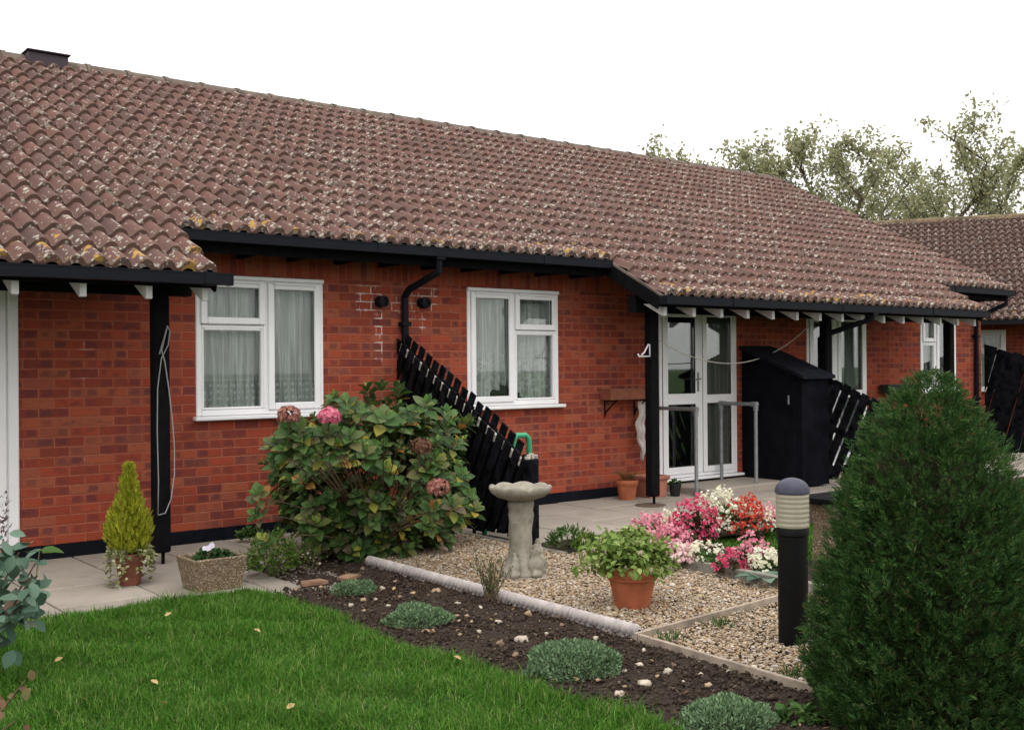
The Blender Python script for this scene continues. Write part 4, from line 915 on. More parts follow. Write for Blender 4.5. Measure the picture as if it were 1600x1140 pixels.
# ------------------------------------------------------------------ foliage builders
def leaf4(P, T, N, L, Wd, fold=.18, wpos=.42):
    P, T, N = np.asarray(P, float), unit(T), np.asarray(N, float); B = unit(np.cross(T, N)); N = np.cross(B, T); L = np.asarray(L)[:, None]; Wd = np.asarray(Wd)[:, None]
    m_ = P+T*L*wpos; V = np.stack([P, m_+B*Wd/2+N*Wd*fold, P+T*L, m_-B*Wd/2+N*Wd*fold], 1)
    k = np.arange(len(P))[:, None]*4
    return V.reshape(-1, 3), np.concatenate([k+np.array([0, 1, 2]), k+np.array([0, 2, 3])])
def leaf8(P, T, N, L, Wd, droop=.25, fold=.16):
    P, T, N = np.asarray(P, float), unit(T), np.asarray(N, float); B = unit(np.cross(T, N)); N = np.cross(B, T); L = np.asarray(L)[:, None]; Wd = np.asarray(Wd)[:, None]
    def mid(s): return P+T*L*s-N*L*droop*s*s
    rows = [mid(0)]
    for s, w_ in ((.22, .72), (.5, 1.0), (.78, .62)):
        c = mid(s); rows += [c+B*Wd*w_/2+N*Wd*fold*w_, c, c-B*Wd*w_/2+N*Wd*fold*w_]
    rows.append(mid(1.0))
    V = np.stack(rows, 1); k = np.arange(len(P))[:, None]*11
    tri = [(0, 1, 2), (0, 2, 3), (1, 4, 5), (1, 5, 2), (2, 5, 6), (2, 6, 3), (4, 7, 8), (4, 8, 5), (5, 8, 9), (5, 9, 6), (7, 10, 8), (8, 10, 9)]
    return V.reshape(-1, 3), np.concatenate([k+np.array(t_) for t_ in tri])
def discs(P, N, R, cup=.25, seg=6):
    P, N = np.asarray(P, float), unit(N); n = len(P); a = unit(np.cross(N, RNG.normal(size=(n, 3)))); b_ = np.cross(N, a); R = np.asarray(R)[:, None]
    pts = [P]
    for k_ in range(seg): th = 2*np.pi*k_/seg; rr = R*RNG.uniform(.75, 1.15, (n, 1)); pts.append(P+(a*np.cos(th)+b_*np.sin(th))*rr+N*R*cup)
    V = np.stack(pts, 1); k = np.arange(n)[:, None]*(seg+1)
    return V.reshape(-1, 3), np.concatenate([k+np.array([0, 1+i, 1+(i+1) % seg]) for i in range(seg)])
def sphere_dirs(n, zmin=-1.0):
    out = []
    while len(out) < n:
        d = RNG.normal(size=3); d /= np.linalg.norm(d)
        if d[2] >= zmin: out.append(d)
    return np.array(out)
def lumpy(D, f=2.2, amp=.18, seed=0.0): return np.array([1+amp*mnoise.noise(Vector(d*f)+Vector((seed, seed*2, 3))) * 1.6 for d in D])
def mound(root, c, rad, n, L, W_, mat, name='foliage', upb=.35, inner=.45, zmin=-.25, seed=0, kind=8, amp=.18):
    c = np.array(c, float); rad = np.array(rad, float); D = sphere_dirs(n, zmin); rr = RNG.uniform(inner, 1.0, n)**.5*lumpy(D, 2.2, amp, seed)
    P = c+D*rad*rr[:, None]; T = unit(D*np.array([1, 1, .7])+RNG.normal(0, .55, (n, 3))+np.array([0, 0, upb])); N = unit(np.array([0, 0, 1.0])+D*.8+RNG.normal(0, .35, (n, 3)))
    Ls = L*RNG.uniform(.6, 1.25, n); P = P-T*Ls[:, None]*.5; P[:, 2] = np.maximum(P[:, 2], .004)
    V, F = (leaf8 if kind == 8 else leaf4)(P, T, N, Ls, Ls*W_*RNG.uniform(.8, 1.2, n)); V[:, 2] = np.maximum(V[:, 2], .003)
    return mesh(name, V, F, mat, root)
def stems(root, base, tips, r, mat, name='stems', bend=.2, seg=5):
    b = MB()
    for tp in tips:
        a = np.array(base)+np.array([RNG.normal(0, .03), RNG.normal(0, .03), 0]); tp = np.array(tp); m_ = (a+tp)/2+np.array([0, 0, bend*np.linalg.norm(tp-a)]); pts = [a*(1-s)**2+2*m_*s*(1-s)+tp*s*s for s in np.linspace(0, 1, 6)]
        b.tube(pts, [r*(1-.6*i/5) for i in range(6)], seg, False)
    return b.build(name, mat, root, True)

# ------------------------------------------------------------------ hydrangea
hc = np.array([4.42, -1.28, 0])
HY = thing('hydrangea', hc, 'large hydrangea bush with autumn-tinged leaves and four flower heads below the left window', 'hydrangea')
n = 330; D = sphere_dirs(n*2, -.55)
front = -(D@np.array([.55, .80, 0]))                       # a few more shoots on the open, sunny side
D = D[np.argsort(-(front+RNG.uniform(-1.2, 1.2, len(D))))][:n]
sgn = np.sign(D)*np.abs(D)**.68; sgn = unit(sgn)
rr = lumpy(D, 2.6, .26, 5)
tips = hc+np.array([0, 0, .58])+sgn*np.array([.86, .62, .66])*rr[:, None]*RNG.uniform(.80, 1.03, (n, 1)); tips[:, 2] = np.maximum(tips[:, 2], .06)
lat = np.array([RT[0], RT[1], 0])
_hd = [(515, 651, 7.05), (452, 649, 6.95), (685, 762, 7.2), (658, 698, 7.35)]
_ex = []
for (hx_, hy_, hd_) in _hd:                               # leafy shoots crowd round every flower head
    hp = CAM+ray(hx_, hy_)*hd_
    for q in range(7): _ex.append(hp+RT*RNG.uniform(-.13, .13)+np.array([0, 0, RNG.uniform(-.24, -.07)])+FW*RNG.uniform(.0, .12))
for (hx_, hy_, hd_) in ((400, 770, 7.1), (425, 720, 7.1), (420, 690, 7.1), (395, 800, 7.1), (440, 672, 7.1), (735, 770, 7.35), (725, 740, 7.4), (745, 790, 7.3), (715, 690, 7.5), (700, 665, 7.5), (540, 622, 7.2), (555, 632, 7.3), (665, 628, 7.4), (640, 640, 7.4), (600, 650, 7.2), (470, 668, 7.0), (700, 640, 7.5), (410, 840, 7.0)): _ex.append(CAM+ray(hx_, hy_)*hd_)
for q in range(75):                                       # the skirt of leaves that reaches down to the soil
    a_ = RNG.uniform(math.pi*.95, math.pi*2.05); k_ = RNG.uniform(.62, .92); _ex.append(hc+np.array([math.cos(a_)*.74*k_, math.sin(a_)*.60*k_, RNG.uniform(.07, .42)]))
tips = np.concatenate([tips, np.array(_ex)]); sgn = np.concatenate([sgn, unit(np.array(_ex)-hc-np.array([0, 0, .5]))]); n = len(tips)
for q in range(n-len(_ex)):                              # a broad right flank, a lower left one
    e = (tips[q]-hc)@lat
    if e < -.3: tips[q][2] = min(tips[q][2], .95+.2*RNG.uniform(-1, 1))
P = []; T = []; N = []; LL = []; PT = []; TT = []; NT_ = []; LT = []
for q in range(n):
    A = unit(sgn[q]*np.array([.8, .8, .45])+np.array([0, 0, .75])+RNG.normal(0, .12, 3)); e1 = unit(np.cross(A, RNG.normal(size=3))); e2 = np.cross(A, e1); a0 = RNG.uniform(0, 6.28); sz = RNG.uniform(.8, 1.2)
    for tier in range(4):
        th = (.40, .78, 1.05, 1.3)[tier]+RNG.uniform(-.15, .15)
        for k_ in range(3 if tier else 2):
            a = a0+tier*1.05+k_*2*math.pi/(3 if tier else 2)+RNG.uniform(-.25, .25); R_ = e1*math.cos(a)+e2*math.sin(a)
            t_ = A*math.cos(th)+R_*math.sin(th); nn = A*math.sin(th)-R_*math.cos(th); p = tips[q]-A*.026*tier+R_*.008
            L = (.044, .072, .092, .098)[tier]*sz*RNG.uniform(.85, 1.15)
            (PT if tier == 0 else P).append(p); (TT if tier == 0 else T).append(t_); (NT_ if tier == 0 else N).append(nn); (LT if tier == 0 else LL).append(L)
m_ = 2200; Di = sphere_dirs(m_, -.8); Pi = hc+np.array([0, 0, .55])+Di*np.array([.80, .54, .57])*(RNG.uniform(.35, 1, m_)**.5)[:, None]; Pi[:, 2] = np.maximum(Pi[:, 2], .05)
P += list(Pi); T += list(unit(Di*np.array([1, 1, .3])+RNG.normal(0, .5, (m_, 3)))); N += list(unit(np.array([0, 0, 1.0])+Di*.6+RNG.normal(0, .3, (m_, 3)))); LL += list(RNG.uniform(.06, .105, m_))
V, F = leaf8(np.array(P), np.array(T), np.array(N), np.array(LL), np.array(LL)*RNG.uniform(.62, .80, len(LL)), .18); V[:, 2] = np.maximum(V[:, 2], .012); V[:, 1] = np.minimum(V[:, 1], -.02)
mesh('foliage', V, F, M['lf_hyd'], HY)
V, F = leaf8(np.array(PT), np.array(TT), np.array(NT_), np.array(LT), np.array(LT)*.5, .1); mesh('young_leaves', V, F, M['lf_hyd_top'], HY)
stems(HY, hc, np.concatenate([tips[:-len(_ex):3], tips[-len(_ex):-75]])-np.array([0, 0, .03]), .006, M['stem_brown'], 'stems', .10)
def head(px, py, dist, r, mat, label):
    c = CAM+ray(px, py)*dist; D = sphere_dirs(190, -.55); Pp = c+D*r*RNG.uniform(.88, 1.05, (190, 1))*np.array([1, 1, .82]); V, F = discs(Pp, D+RNG.normal(0, .25, D.shape), RNG.uniform(.011, .017, 190), .2, 5)
    o = mesh('flower_head', V, F, mat, HY); o['label'] = label
    b = MB(); b.tube([c-np.array([0, 0, .01]), c-np.array([0, 0, .2])+np.array([RNG.uniform(-.05, .05), .08, 0])], .005, 6); b.build('flower_stem', M['stem_brown'], o)
head(515, 651, 7.05, .072, M['pt_hpink'], 'bright pink flower head'); head(452, 649, 6.95, .074, M['pt_hold'], 'faded pink-brown flower head'); head(685, 762, 7.2, .075, M['pt_hold'], 'faded pink-brown flower head'); head(658, 698, 7.35, .07, M['pt_brown'], 'dry brown flower head')
r_ = thing('potted_plant', (5.16, -1.02, 0), 'dull terracotta pot with a small plant at the right foot of the hydrangea', 'potted plant')
pot(r_, (5.16, -1.02, 0), .075, .11, .19, .04, M['terracotta_old']); mound(r_, (5.16, -1.02, .22), (.12, .12, .08), 60, .06, .6, M['lf_mid'], seed=3)

# ------------------------------------------------------------------ big conifer
cc = np.array([4.06, -6.29, 0])
CO = thing('conifer', cc, 'large dense dark green conifer bush filling the lower right corner', 'conifer')
HC = 1.40
def crad(z): return np.interp(z, [0, .12, .33, .60, .80, .95, 1.08, 1.2, 1.3, 1.38, 1.42], [.44, .455, .455, .415, .38, .35, .305, .24, .165, .085, .015])
n = 16500; z = RNG.uniform(0.0, 1, n); z = 1.42*(1-(1-z*.9995)**.62); a = RNG.uniform(0, 2*np.pi, n)
lump = np.array([1+.14*mnoise.noise(Vector((math.cos(q)*1.8, math.sin(q)*1.8, w_*4.2)))+.16*mnoise.noise(Vector((math.cos(q)*5, math.sin(q)*5, w_*11+7))) for q, w_ in zip(a, z)])
r = crad(z)*lump*np.where(z > .95, RNG.uniform(.1, 1.0, n)**.55, RNG.uniform(.72, 1.04, n)); rad = np.stack([np.cos(a), np.sin(a), np.zeros(n)], 1)
P0 = cc+rad*r[:, None]+np.array([0, 0, 1])*z[:, None]
A = unit(rad*RNG.uniform(.45, 1.0, (n, 1))+np.array([0, 0, 1])*RNG.uniform(.25, 1.05, (n, 1))+RNG.normal(0, .22, (n, 3))); S = unit(np.cross(A, RNG.normal(0, .5, (n, 3))+np.array([0, 0, 1]))); Nn = np.cross(S, A)
LS = RNG.uniform(.036, .072, n)*np.interp(z, [0, 1.2, 1.4], [1, .85, .6])
Pl = []; Tl = []; Nl = []; Ll = []
for k_ in range(11):                                        # each spray: a flat fan of scale-leaf twigs
    s = k_/10; sd = 1 if k_ % 2 else -1; ang = sd*RNG.uniform(.45, .85, n) if k_ < 10 else np.zeros(n)
    Pl.append(P0+A*(LS*(s*.85-.35))[:, None]); Tl.append(A*np.cos(ang)[:, None]+S*np.sin(ang)[:, None]+RNG.normal(0, .10, (n, 3))); Nl.append(Nn+RNG.normal(0, .2, (n, 3))); Ll.append(LS*(.62-.28*s)*RNG.uniform(.7, 1.2, n))
Pl, Tl, Nl, Ll = np.concatenate(Pl), np.concatenate(Tl), np.concatenate(Nl), np.concatenate(Ll)
V, F = leaf4(Pl, Tl, Nl, Ll, Ll*.16+.0020, .1, .5); V[:, 2] = np.maximum(V[:, 2], .004)
mesh('crown', V, F, M['lf_conifer'], CO)
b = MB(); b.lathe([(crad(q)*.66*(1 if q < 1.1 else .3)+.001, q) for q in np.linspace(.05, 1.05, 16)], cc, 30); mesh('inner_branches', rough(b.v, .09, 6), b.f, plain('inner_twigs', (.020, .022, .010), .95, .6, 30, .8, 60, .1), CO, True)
b = MB(); b.tube([cc+np.array([0, 0, -.05]), cc+np.array([.01, 0, .4])], .05, 10); b.build('trunk', M['bark'], CO, True)

# ------------------------------------------------------------------ golden conifer in its pot
g = np.array([2.47, -1.40, 0]); GR = thing('potted_conifer', g, 'small golden flame-shaped conifer underplanted with ivy in a brown clay pot', 'potted conifer')
pot(GR, g, .066, .098, .215, .04, M['terracotta_old'])
n = 2400; z = RNG.uniform(0, 1, n)**1.35*.56; a = RNG.uniform(0, 2*np.pi, n); gr_ = np.interp(z, [0, .05, .13, .2, .27, .36, .46, .56], [.085, .135, .150, .132, .092, .058, .032, .006])
lump = np.array([1+.22*mnoise.noise(Vector((math.cos(q)*2, math.sin(q)*2, w_*9))) for q, w_ in zip(a, z)]); rad = np.stack([np.cos(a), np.sin(a), np.zeros(n)], 1)
P0 = g+rad*(gr_*lump*RNG.uniform(.5, 1.0, n))[:, None]+np.array([0, 0, 1])*(z+.21)[:, None]; A = unit(rad*.38+np.array([0, 0, 1])+RNG.normal(0, .16, (n, 3))); S = unit(np.cross(A, RNG.normal(size=(n, 3)))); Nn = np.cross(S, A); LS = RNG.uniform(.035, .065, n)
Pl, Tl, Nl, Ll = [], [], [], []
for k_ in range(7):
    s = k_/6; ang = (1 if k_ % 2 else -1)*RNG.uniform(.2, .5, n) if k_ < 6 else np.zeros(n); Pl.append(P0+A*(LS*s*.8)[:, None]); Tl.append(A*np.cos(ang)[:, None]+S*np.sin(ang)[:, None]); Nl.append(Nn); Ll.append(LS*(.6-.2*s))
Pl, Tl, Nl, Ll = map(np.concatenate, (Pl, Tl, Nl, Ll)); V, F = leaf4(Pl, Tl, Nl, Ll, Ll*.2+.0018, .1, .5); mesh('conifer_crown', V, F, M['lf_gold'], GR)
b = MB(); b.tube([g+np.array([0, 0, .18]), g+np.array([0, 0, .6])], [.012, .003], 6); b.build('trunk', M['bark'], GR)
P = []; 
for k_ in range(62):
    a = RNG.uniform(0, 6.28); L = RNG.uniform(.06, .20) if not (2.6 < a < 4.4) else RNG.uniform(.12, .26); out = RNG.uniform(.03, .07)
    for s in np.linspace(0, 1, int(L/.014)): P.append(g+np.array([math.cos(a)*(.085+out*math.sin(s*2)), math.sin(a)*(.085+out*math.sin(s*2)), max(.01, .235-L*s*s*1.0+.02*math.sin(s*3))]))
P = np.array(P); n = len(P); P = P+RNG.normal(0, .008, (n, 3)); P[:, 2] = np.maximum(P[:, 2], .01); out = unit((P-g)*np.array([1, 1, 0])); V, F = leaf4(P, out+RNG.normal(0, .6, (n, 3)), out*.6+np.array([0, 0, .8])+RNG.normal(0, .3, (n, 3)), RNG.uniform(.022, .042, n), RNG.uniform(.02, .036, n), .1); mesh('ivy', V, F, M['lf_ivy'], GR)

# ------------------------------------------------------------------ aggregate trough with pansies
TR = thing('stone_trough', (2.94, -1.86, 0), 'tapered exposed-aggregate trough planted with a lilac pansy at the edge of the lawn', 'planter')
x0, x1, y0, y1, h, tp = 2.70, 3.0, -1.99, -1.74, .215, .035
b = MB()
def rect(e, z): return [(x0-e, y0-e, z), (x1+e, y0-e, z), (x1+e, y1+e, z), (x0-e, y1+e, z)]
V = rect(0, .0)+rect(.001, .012)+rect(tp, h)+rect(tp-.025, h+.002)+rect(tp-.032, h-.05); b.add(V, [(3, 2, 1, 0)]+[(r_*4+i, r_*4+(i+1) % 4, r_*4+4+(i+1) % 4, r_*4+4+i) for r_ in range(4) for i in range(4)])
o = b.build('trough', M['aggregate'], TR); md = o.modifiers.new('b', 'BEVEL'); md.width = .008; md.segments = 2
b = MB(); b.add(rect(tp-.034, h-.028), [(0, 1, 2, 3)]); b.build('compost', M['soil'], TR)
mound(TR, (2.85, -1.87, .19), (.135, .10, .075), 230, .042, .6, M['lf_dark'], seed=8)
P = np.array([(2.80, -1.93, .275), (2.825, -1.92, .285), (2.79, -1.90, .27)]); V, F = discs(P, np.array([(-.4, -.9, .4)]*3), [.022, .024, .018], .15, 7); mesh('pansy_flower', V, F, M['pt_lilac'], TR)

# ------------------------------------------------------------------ fuchsia in the big terracotta pot
fp = np.array([4.55, -4.06, 0]); FU = thing('potted_fuchsia', fp, 'fuchsia with pale hanging flowers in a large terracotta pot on the gravel', 'potted fuchsia')
pot(FU, fp, .100, .155, .255, .062, M['terracotta'])
b = MB(); b.lathe([(.1615, .208), (.1645, .217), (.1630, .227)], fp, 36); b.build('pot_moulding', M['terracotta'], FU, True)
tips = []
for k_ in range(175):
    a = RNG.uniform(0, 6.28); ro = RNG.uniform(.05, .30); stretch = 1.55 if math.cos(a-2.47) > .2 else .95
    tips.append(fp+np.array([math.cos(a)*ro*stretch, math.sin(a)*ro*.95, .27+RNG.uniform(.06, .22)*(1-.35*(ro/.3)**2) - .16*max(0, ro-.2)/.1*RNG.uniform(.2, 1.1)]))
tips = np.array(tips); P = []; T = []; N = []
for tp_ in tips:
    ax = unit(tp_-fp-np.array([0, 0, .18]))
    for q in range(15):
        s = RNG.uniform(.35, 1.0); P.append(fp+np.array([0, 0, .22])+(tp_-fp-np.array([0, 0, .22]))*s+RNG.normal(0, .016, 3)); T.append(ax*.25+RNG.normal(0, .6, 3)+np.array([0, 0, -.25])); N.append(np.array([0, 0, 1])+ax*.6+RNG.normal(0, .35, 3))
P = np.array(P); n = len(P); L = RNG.uniform(.028, .054, n); V, F = leaf8(P, np.array(T), np.array(N), L, L*.62, .2); mesh('foliage', V, F, M['lf_fuch'], FU)
stems(FU, fp+np.array([0, 0, .21]), tips[::2], .003, M['stem_green'], 'stems', .12)
P = tips[RNG.choice(len(tips), 46)]+np.array([0, 0, -.02])+RNG.normal(0, .035, (46, 3)); P = P[(P-fp)@np.array([-.62, -.78, 0]) > -.12]; n = len(P)
for p_f in P:
    V, F = leaf4(np.repeat(p_f[None], 4, 0), np.array([0, 0, -1.0])+RNG.normal(0, .25, (4, 3)), RNG.normal(size=(4, 3)), RNG.uniform(.026, .042, 4), RNG.uniform(.008, .014, 4), .3); mesh('hanging_flower', V, F, M['pt_palepink'], FU)

# ------------------------------------------------------------------ pots by the porch
r_ = thing('potted_fern', (8.17, -.30, 0), 'round terracotta pot with a fern-like plant left of the porch post', 'potted plant'); pot(r_, (8.17, -.30, 0), .085, .118, .215, .045, M['terracotta'])
P, T, N, L = [], [], [], []
for k_ in range(11):
    a = 2*math.pi*k_/11+RNG.uniform(-.2, .2); ln = RNG.uniform(.17, .28)
    for s in np.linspace(.1, 1, 16):
        p = np.array([8.17, -.30, .20])+np.array([math.cos(a)*ln*s, math.sin(a)*ln*s, .26*s-.20*s*s]); 
        for sd in (1, -1): P.append(p); T.append(np.array([math.cos(a)*.5-sd*math.sin(a), math.sin(a)*.5+sd*math.cos(a), .1])); N.append((0, 0, 1)); L.append(.06*(1.15-s))
V, F = leaf4(np.array(P), np.array(T), np.array(N), np.array(L), np.array(L)*.34, .1); V[:, 1] = np.minimum(V[:, 1], -.02); mesh('fronds', V, F, M['lf_mid'], r_)
r_ = thing('square_planter', (8.56, -.26, 0), 'pinkish square terracotta planter standing behind the porch post', 'planter'); b = MB(); c_ = (8.56, -.26)
def sq(e, z): return [(c_[0]-e, c_[1]-e, z), (c_[0]+e, c_[1]-e, z), (c_[0]+e, c_[1]+e, z), (c_[0]-e, c_[1]+e, z)]
V = sq(.125, 0)+sq(.14, .19)+sq(.157, .195)+sq(.162, .235)+sq(.142, .236)+sq(.135, .19); b.add(V, [(3, 2, 1, 0)]+[(q*4+i, q*4+(i+1) % 4, q*4+4+(i+1) % 4, q*4+4+i) for q in range(5) for i in range(4)]); o = b.build('trough', M['terracotta_pink'], r_); md = o.modifiers.new('b', 'BEVEL'); md.width = .008; md.segments = 2
b = MB(); b.add(sq(.138, .205), [(0, 1, 2, 3)]); b.build('compost', M['soil'], r_)
r_ = thing('potted_seedling', (8.79, -.42, 0), 'small black plastic pot with a low seedling in front of the glazed door', 'potted plant'); b = MB(); b.lathe([(.048, 0), (.05, .004), (.066, .12), (.071, .122), (.071, .135), (.062, .136), (.058, .115), (.02, .118)], (8.79, -.42, 0), 28); b.build('pot', M['pot_black'], r_, angle=40); mound(r_, (8.79, -.42, .14), (.07, .07, .05), 40, .05, .5, M['lf_mid'], seed=4, kind=4)

# ------------------------------------------------------------------ bedding flowers round the small back lawn
def begonia(px, py, d0, sz, pmat, lmat, label, name='bedding_plant', nf=70, fs=.0135, hgt=1.0):
    nf = int(nf*2.1)
    c = G(px, py, .03); root = thing(name, (c[0], c[1], 0.02), label, 'flowers', 'bedding flowers round the back lawn')
    mound(root, (c[0], c[1], .07*sz), (.15*sz, .15*sz, .12*sz*hgt), 170, .05*sz, .75, M[lmat], 'foliage', .3, .5, -.1, px, 4)
    D = sphere_dirs(nf, -.05); P = c+D*np.array([.175*sz, .175*sz, .185*sz*hgt])*RNG.uniform(.72, 1.1, (nf, 1))+np.array([0, 0, .06*sz])
    P = np.repeat(P, 4, 0)+RNG.normal(0, .010, (nf*4, 3)); Dn = np.repeat(D, 4, 0)
    V, F = discs(P, Dn+RNG.normal(0, .7, P.shape)+np.array([-.3, -.4, .1]), RNG.uniform(.6, 1.15, len(P))*fs, .3, 5); V[:, 2] = np.maximum(V[:, 2], .02); mesh('flowers', V, F, M[pmat], root)
    return root
begonia(1018, 850, 0, 1.0, 'pt_pink', 'lf_light', 'pale pink bedding plant peeping over the left of the potted fuchsia')
begonia(1050, 838, 0, .85, 'pt_white', 'lf_light', 'cream bedding plant between the pale pink and magenta clumps')
begonia(1050, 868, 0, .95, 'pt_pink', 'lf_bronze', 'rose pink bedding plant beside the right edge of the fuchsia pot')
begonia(1085, 848, 0, 1.15, 'pt_mag', 'lf_bronze', 'deep magenta bedding plant at the tall back of the flower bed', nf=95, hgt=1.35)
begonia(1060, 882, 0, .62, 'pt_palepink', 'lf_bronze', 'small pale pink bedding plant low against the concrete kerb')
begonia(1122, 836, 0, 1.3, 'pt_white', 'lf_mid', 'tall cream-white bedding plant at the middle of the back row', nf=110, hgt=1.3)
begonia(1164, 838, 0, 1.1, 'pt_red', 'lf_bronze', 'scarlet bedding plant between two cream ones in the back row', nf=70, hgt=1.25)
begonia(1186, 834, 0, .95, 'pt_white', 'lf_mid', 'cream bedding plant right of the scarlet one in the back row', nf=60)
begonia(1206, 832, 0, .95, 'pt_pink', 'lf_bronze', 'pink bedding plant just left of the bollard lens', nf=60)
begonia(1102, 884, 0, .72, 'pt_white', 'lf_mid', 'sparse cream bedding plant with green leaves in the front row', nf=26)
begonia(1140, 896, 0, .66, 'pt_mag', 'lf_bronze', 'dark-leaved magenta bedding plant in the front row by the kerb', nf=16)
begonia(1178, 880, 0, .8, 'pt_pink', 'lf_bronze', 'clear pink bedding plant in the front row left of the bollard', nf=34, hgt=1.1)
begonia(1200, 896, 0, .72, 'pt_white', 'lf_mid', 'cream bedding plant tucked against the left side of the bollard', nf=30)
c = G(1195, 908, .03); r_ = thing('hosta', c, 'low plant with broad blue-green leaves at the foot of the bollard', 'plant')
a = np.linspace(0, 5.6, 8); T = np.stack([np.cos(a), np.sin(a), np.full(8, .45)], 1); V, F = leaf8(np.repeat(c[None], 8, 0)+T*.03, T, np.array([0, 0, 1.0])-T*.4, np.full(8, .16), np.full(8, .105), .35); V[:, 2] = np.maximum(V[:, 2], .03); mesh('leaves', V, F, M['lf_rose'], r_)
for (px, py, s_, lm, lab) in ((888, 858, 1.0, 'lf_mid', 'low feathery green plant left of the potted fuchsia'), (918, 862, .7, 'lf_light', 'small light green plant directly behind the fuchsia foliage')):
    c = G(px, py); r_ = thing('low_plant', c, lab, 'plant'); mound(r_, (c[0], c[1], .05), (.20*s_, .17*s_, .14*s_), 420, .055, .3, M[lm], 'foliage', .5, .4, -.1, px, 4)

# ------------------------------------------------------------------ plants of the soil border
def cushion(px, py, rx, rz, lab):
    c = G(px, py); r_ = thing('cushion_plant', c, lab, 'plant', 'grey-green cushion plants along the lawn edge')
    mound(r_, (c[0], c[1], .0), (rx, rx*.85, rz), int(4600*(rx/.2)**2), .021, .42, M['lf_cush'], 'foliage', .9, .6, .0, px, 4, .16)
cushion(552, 926, .15, .085, 'smallest and farthest grey-green cushion plant in the border near the broken tile'); cushion(652, 972, .20, .10, 'grey-green cushion plant overlapping the lawn edge left of the twiggy sapling'); cushion(897, 1045, .26, .13, 'largest grey-green cushion plant in the dark soil'); cushion(1138, 1130, .21, .10, 'grey-green cushion plant at the bottom edge near the conifer')
c = G(1252, 1128); r_ = thing('low_plant', c, 'small leafy green plant at the foot of the conifer', 'plant'); mound(r_, (c[0], c[1], .01), (.10, .10, .07), 90, .05, .6, M['lf_mid'], seed=2)
c = G(766, 940); SP = thing('sapling', c, 'small twiggy upright sapling beside the rope-twist edging', 'shrub'); tips = np.array([c+np.array([RNG.normal(0, .055), RNG.normal(0, .055), RNG.uniform(.16, .31)]) for _ in range(17)])
stems(SP, c, tips, .004, M['stem_brown'], 'stems', .04)
P = np.concatenate([c+(tips-c)*s+RNG.normal(0, .012, tips.shape) for s in np.linspace(.3, 1, 11)]); n = len(P); V, F = leaf4(P, np.array([0, 0, .7])+RNG.normal(0, .5, (n, 3)), RNG.normal(0, 1, (n, 3)), RNG.uniform(.025, .05, n), RNG.uniform(.008, .014, n)); mesh('leaves', V, F, M['lf_sap'], SP)
c = G(428, 900); r_ = thing('border_shrub', c, 'bushy light green border plant with a few yellow leaves right of the trough', 'shrub'); mound(r_, (c[0], c[1], .13), (.20, .20, .17), 900, .042, .5, M['lf_light'], 'foliage', .5, .4, -.5, 31, 4, .3); stems(r_, c, np.array([c+np.array([RNG.normal(0, .10), RNG.normal(0, .10), RNG.uniform(.18, .34)]) for _ in range(22)]), .003, M['stem_green'])
c = G(478, 893); r_ = thing('border_shrub', c, 'wispy straw-tinged border plant between the light green plant and the hydrangea', 'shrub'); mound(r_, (c[0], c[1], .08), (.13, .13, .12), 260, .04, .3, M['lf_sap'], 'foliage', .7, .3, -.4, 33, 4, .3)
P = c+np.stack([RNG.normal(0, .08, 26), RNG.normal(0, .08, 26), RNG.uniform(.05, .15, 26)], 1); V, F = discs(P, RNG.normal(0, .5, P.shape)+np.array([-.3, -.4, .8]), RNG.uniform(.006, .011, 26)); mesh('flowers', V, F, M['pt_palepink'], r_)
c = G(388, 846); r_ = thing('low_plant', c, 'little green plant at the foot of the wall behind the trough', 'plant'); mound(r_, (c[0], c[1], .05), (.12, .06, .09), 90, .05, .55, M['lf_mid'], seed=12)
for (px, py, lab) in ((1050, 1000, 'green grass tuft in the gravel just below the timber board'), (1128, 980, 'thin grass tuft in the gravel near the bollard'), (1238, 1058, 'grass tuft in the gravel at the left of the conifer')):
    c = G(px, py); n = 60; P = c+np.stack([RNG.normal(0, .035, n), RNG.normal(0, .03, n), np.zeros(n)], 1); V, F = leaf4(P, np.array([0, 0, 1.0])+RNG.normal(0, .35, (n, 3)), RNG.normal(0, 1, (n, 3)), RNG.uniform(.03, .085, n), np.full(n, .006)); tag(mesh('grass_tuft', V, F, M['lf_mid']), lab, 'grass tuft')

# ------------------------------------------------------------------ plants at the left edge
def rose(base, tips_, label, lm, L, nl, name='rose_bush', seed=1):
    r_ = thing(name, base, label, 'shrub'); tips_ = np.array(tips_); stems(r_, base, tips_, .007, M['stem_brown'], 'stems', .03, 6)
    P, T, N = [], [], []
    for tp_ in tips_:
        for q in range(nl): s = RNG.uniform(.55, 1.03); P.append(base+(tp_-base)*s+RNG.normal(0, .035, 3)); T.append(RNG.normal(0, .6, 3)+np.array([0, 0, -.1])); N.append(np.array([-.1, -.35, 1])+RNG.normal(0, .35, 3))
    n = len(P); Ls = L*RNG.uniform(.65, 1.2, n); V, F = leaf8(np.array(P), np.array(T), np.array(N), Ls, Ls*.72, .12); mesh('foliage', V, F, M[lm], r_); return r_
def at(px, py, d): return CAM+ray(px, py)*d
bs = at(-60, 1040, 4.95); bs[2] = .0
R1 = rose(bs, [at(55, 880, 4.9), at(30, 862, 5.0), at(5, 850, 4.8), at(-25, 845, 4.9), at(48, 905, 4.8), at(62, 915, 5.05), at(-10, 880, 5.1), at(15, 965, 4.9), at(-50, 870, 5.0)], 'grey-green leaved shrub leaning in at the left edge above the lawn', 'lf_rose', .085, 24)
P, T = [], []
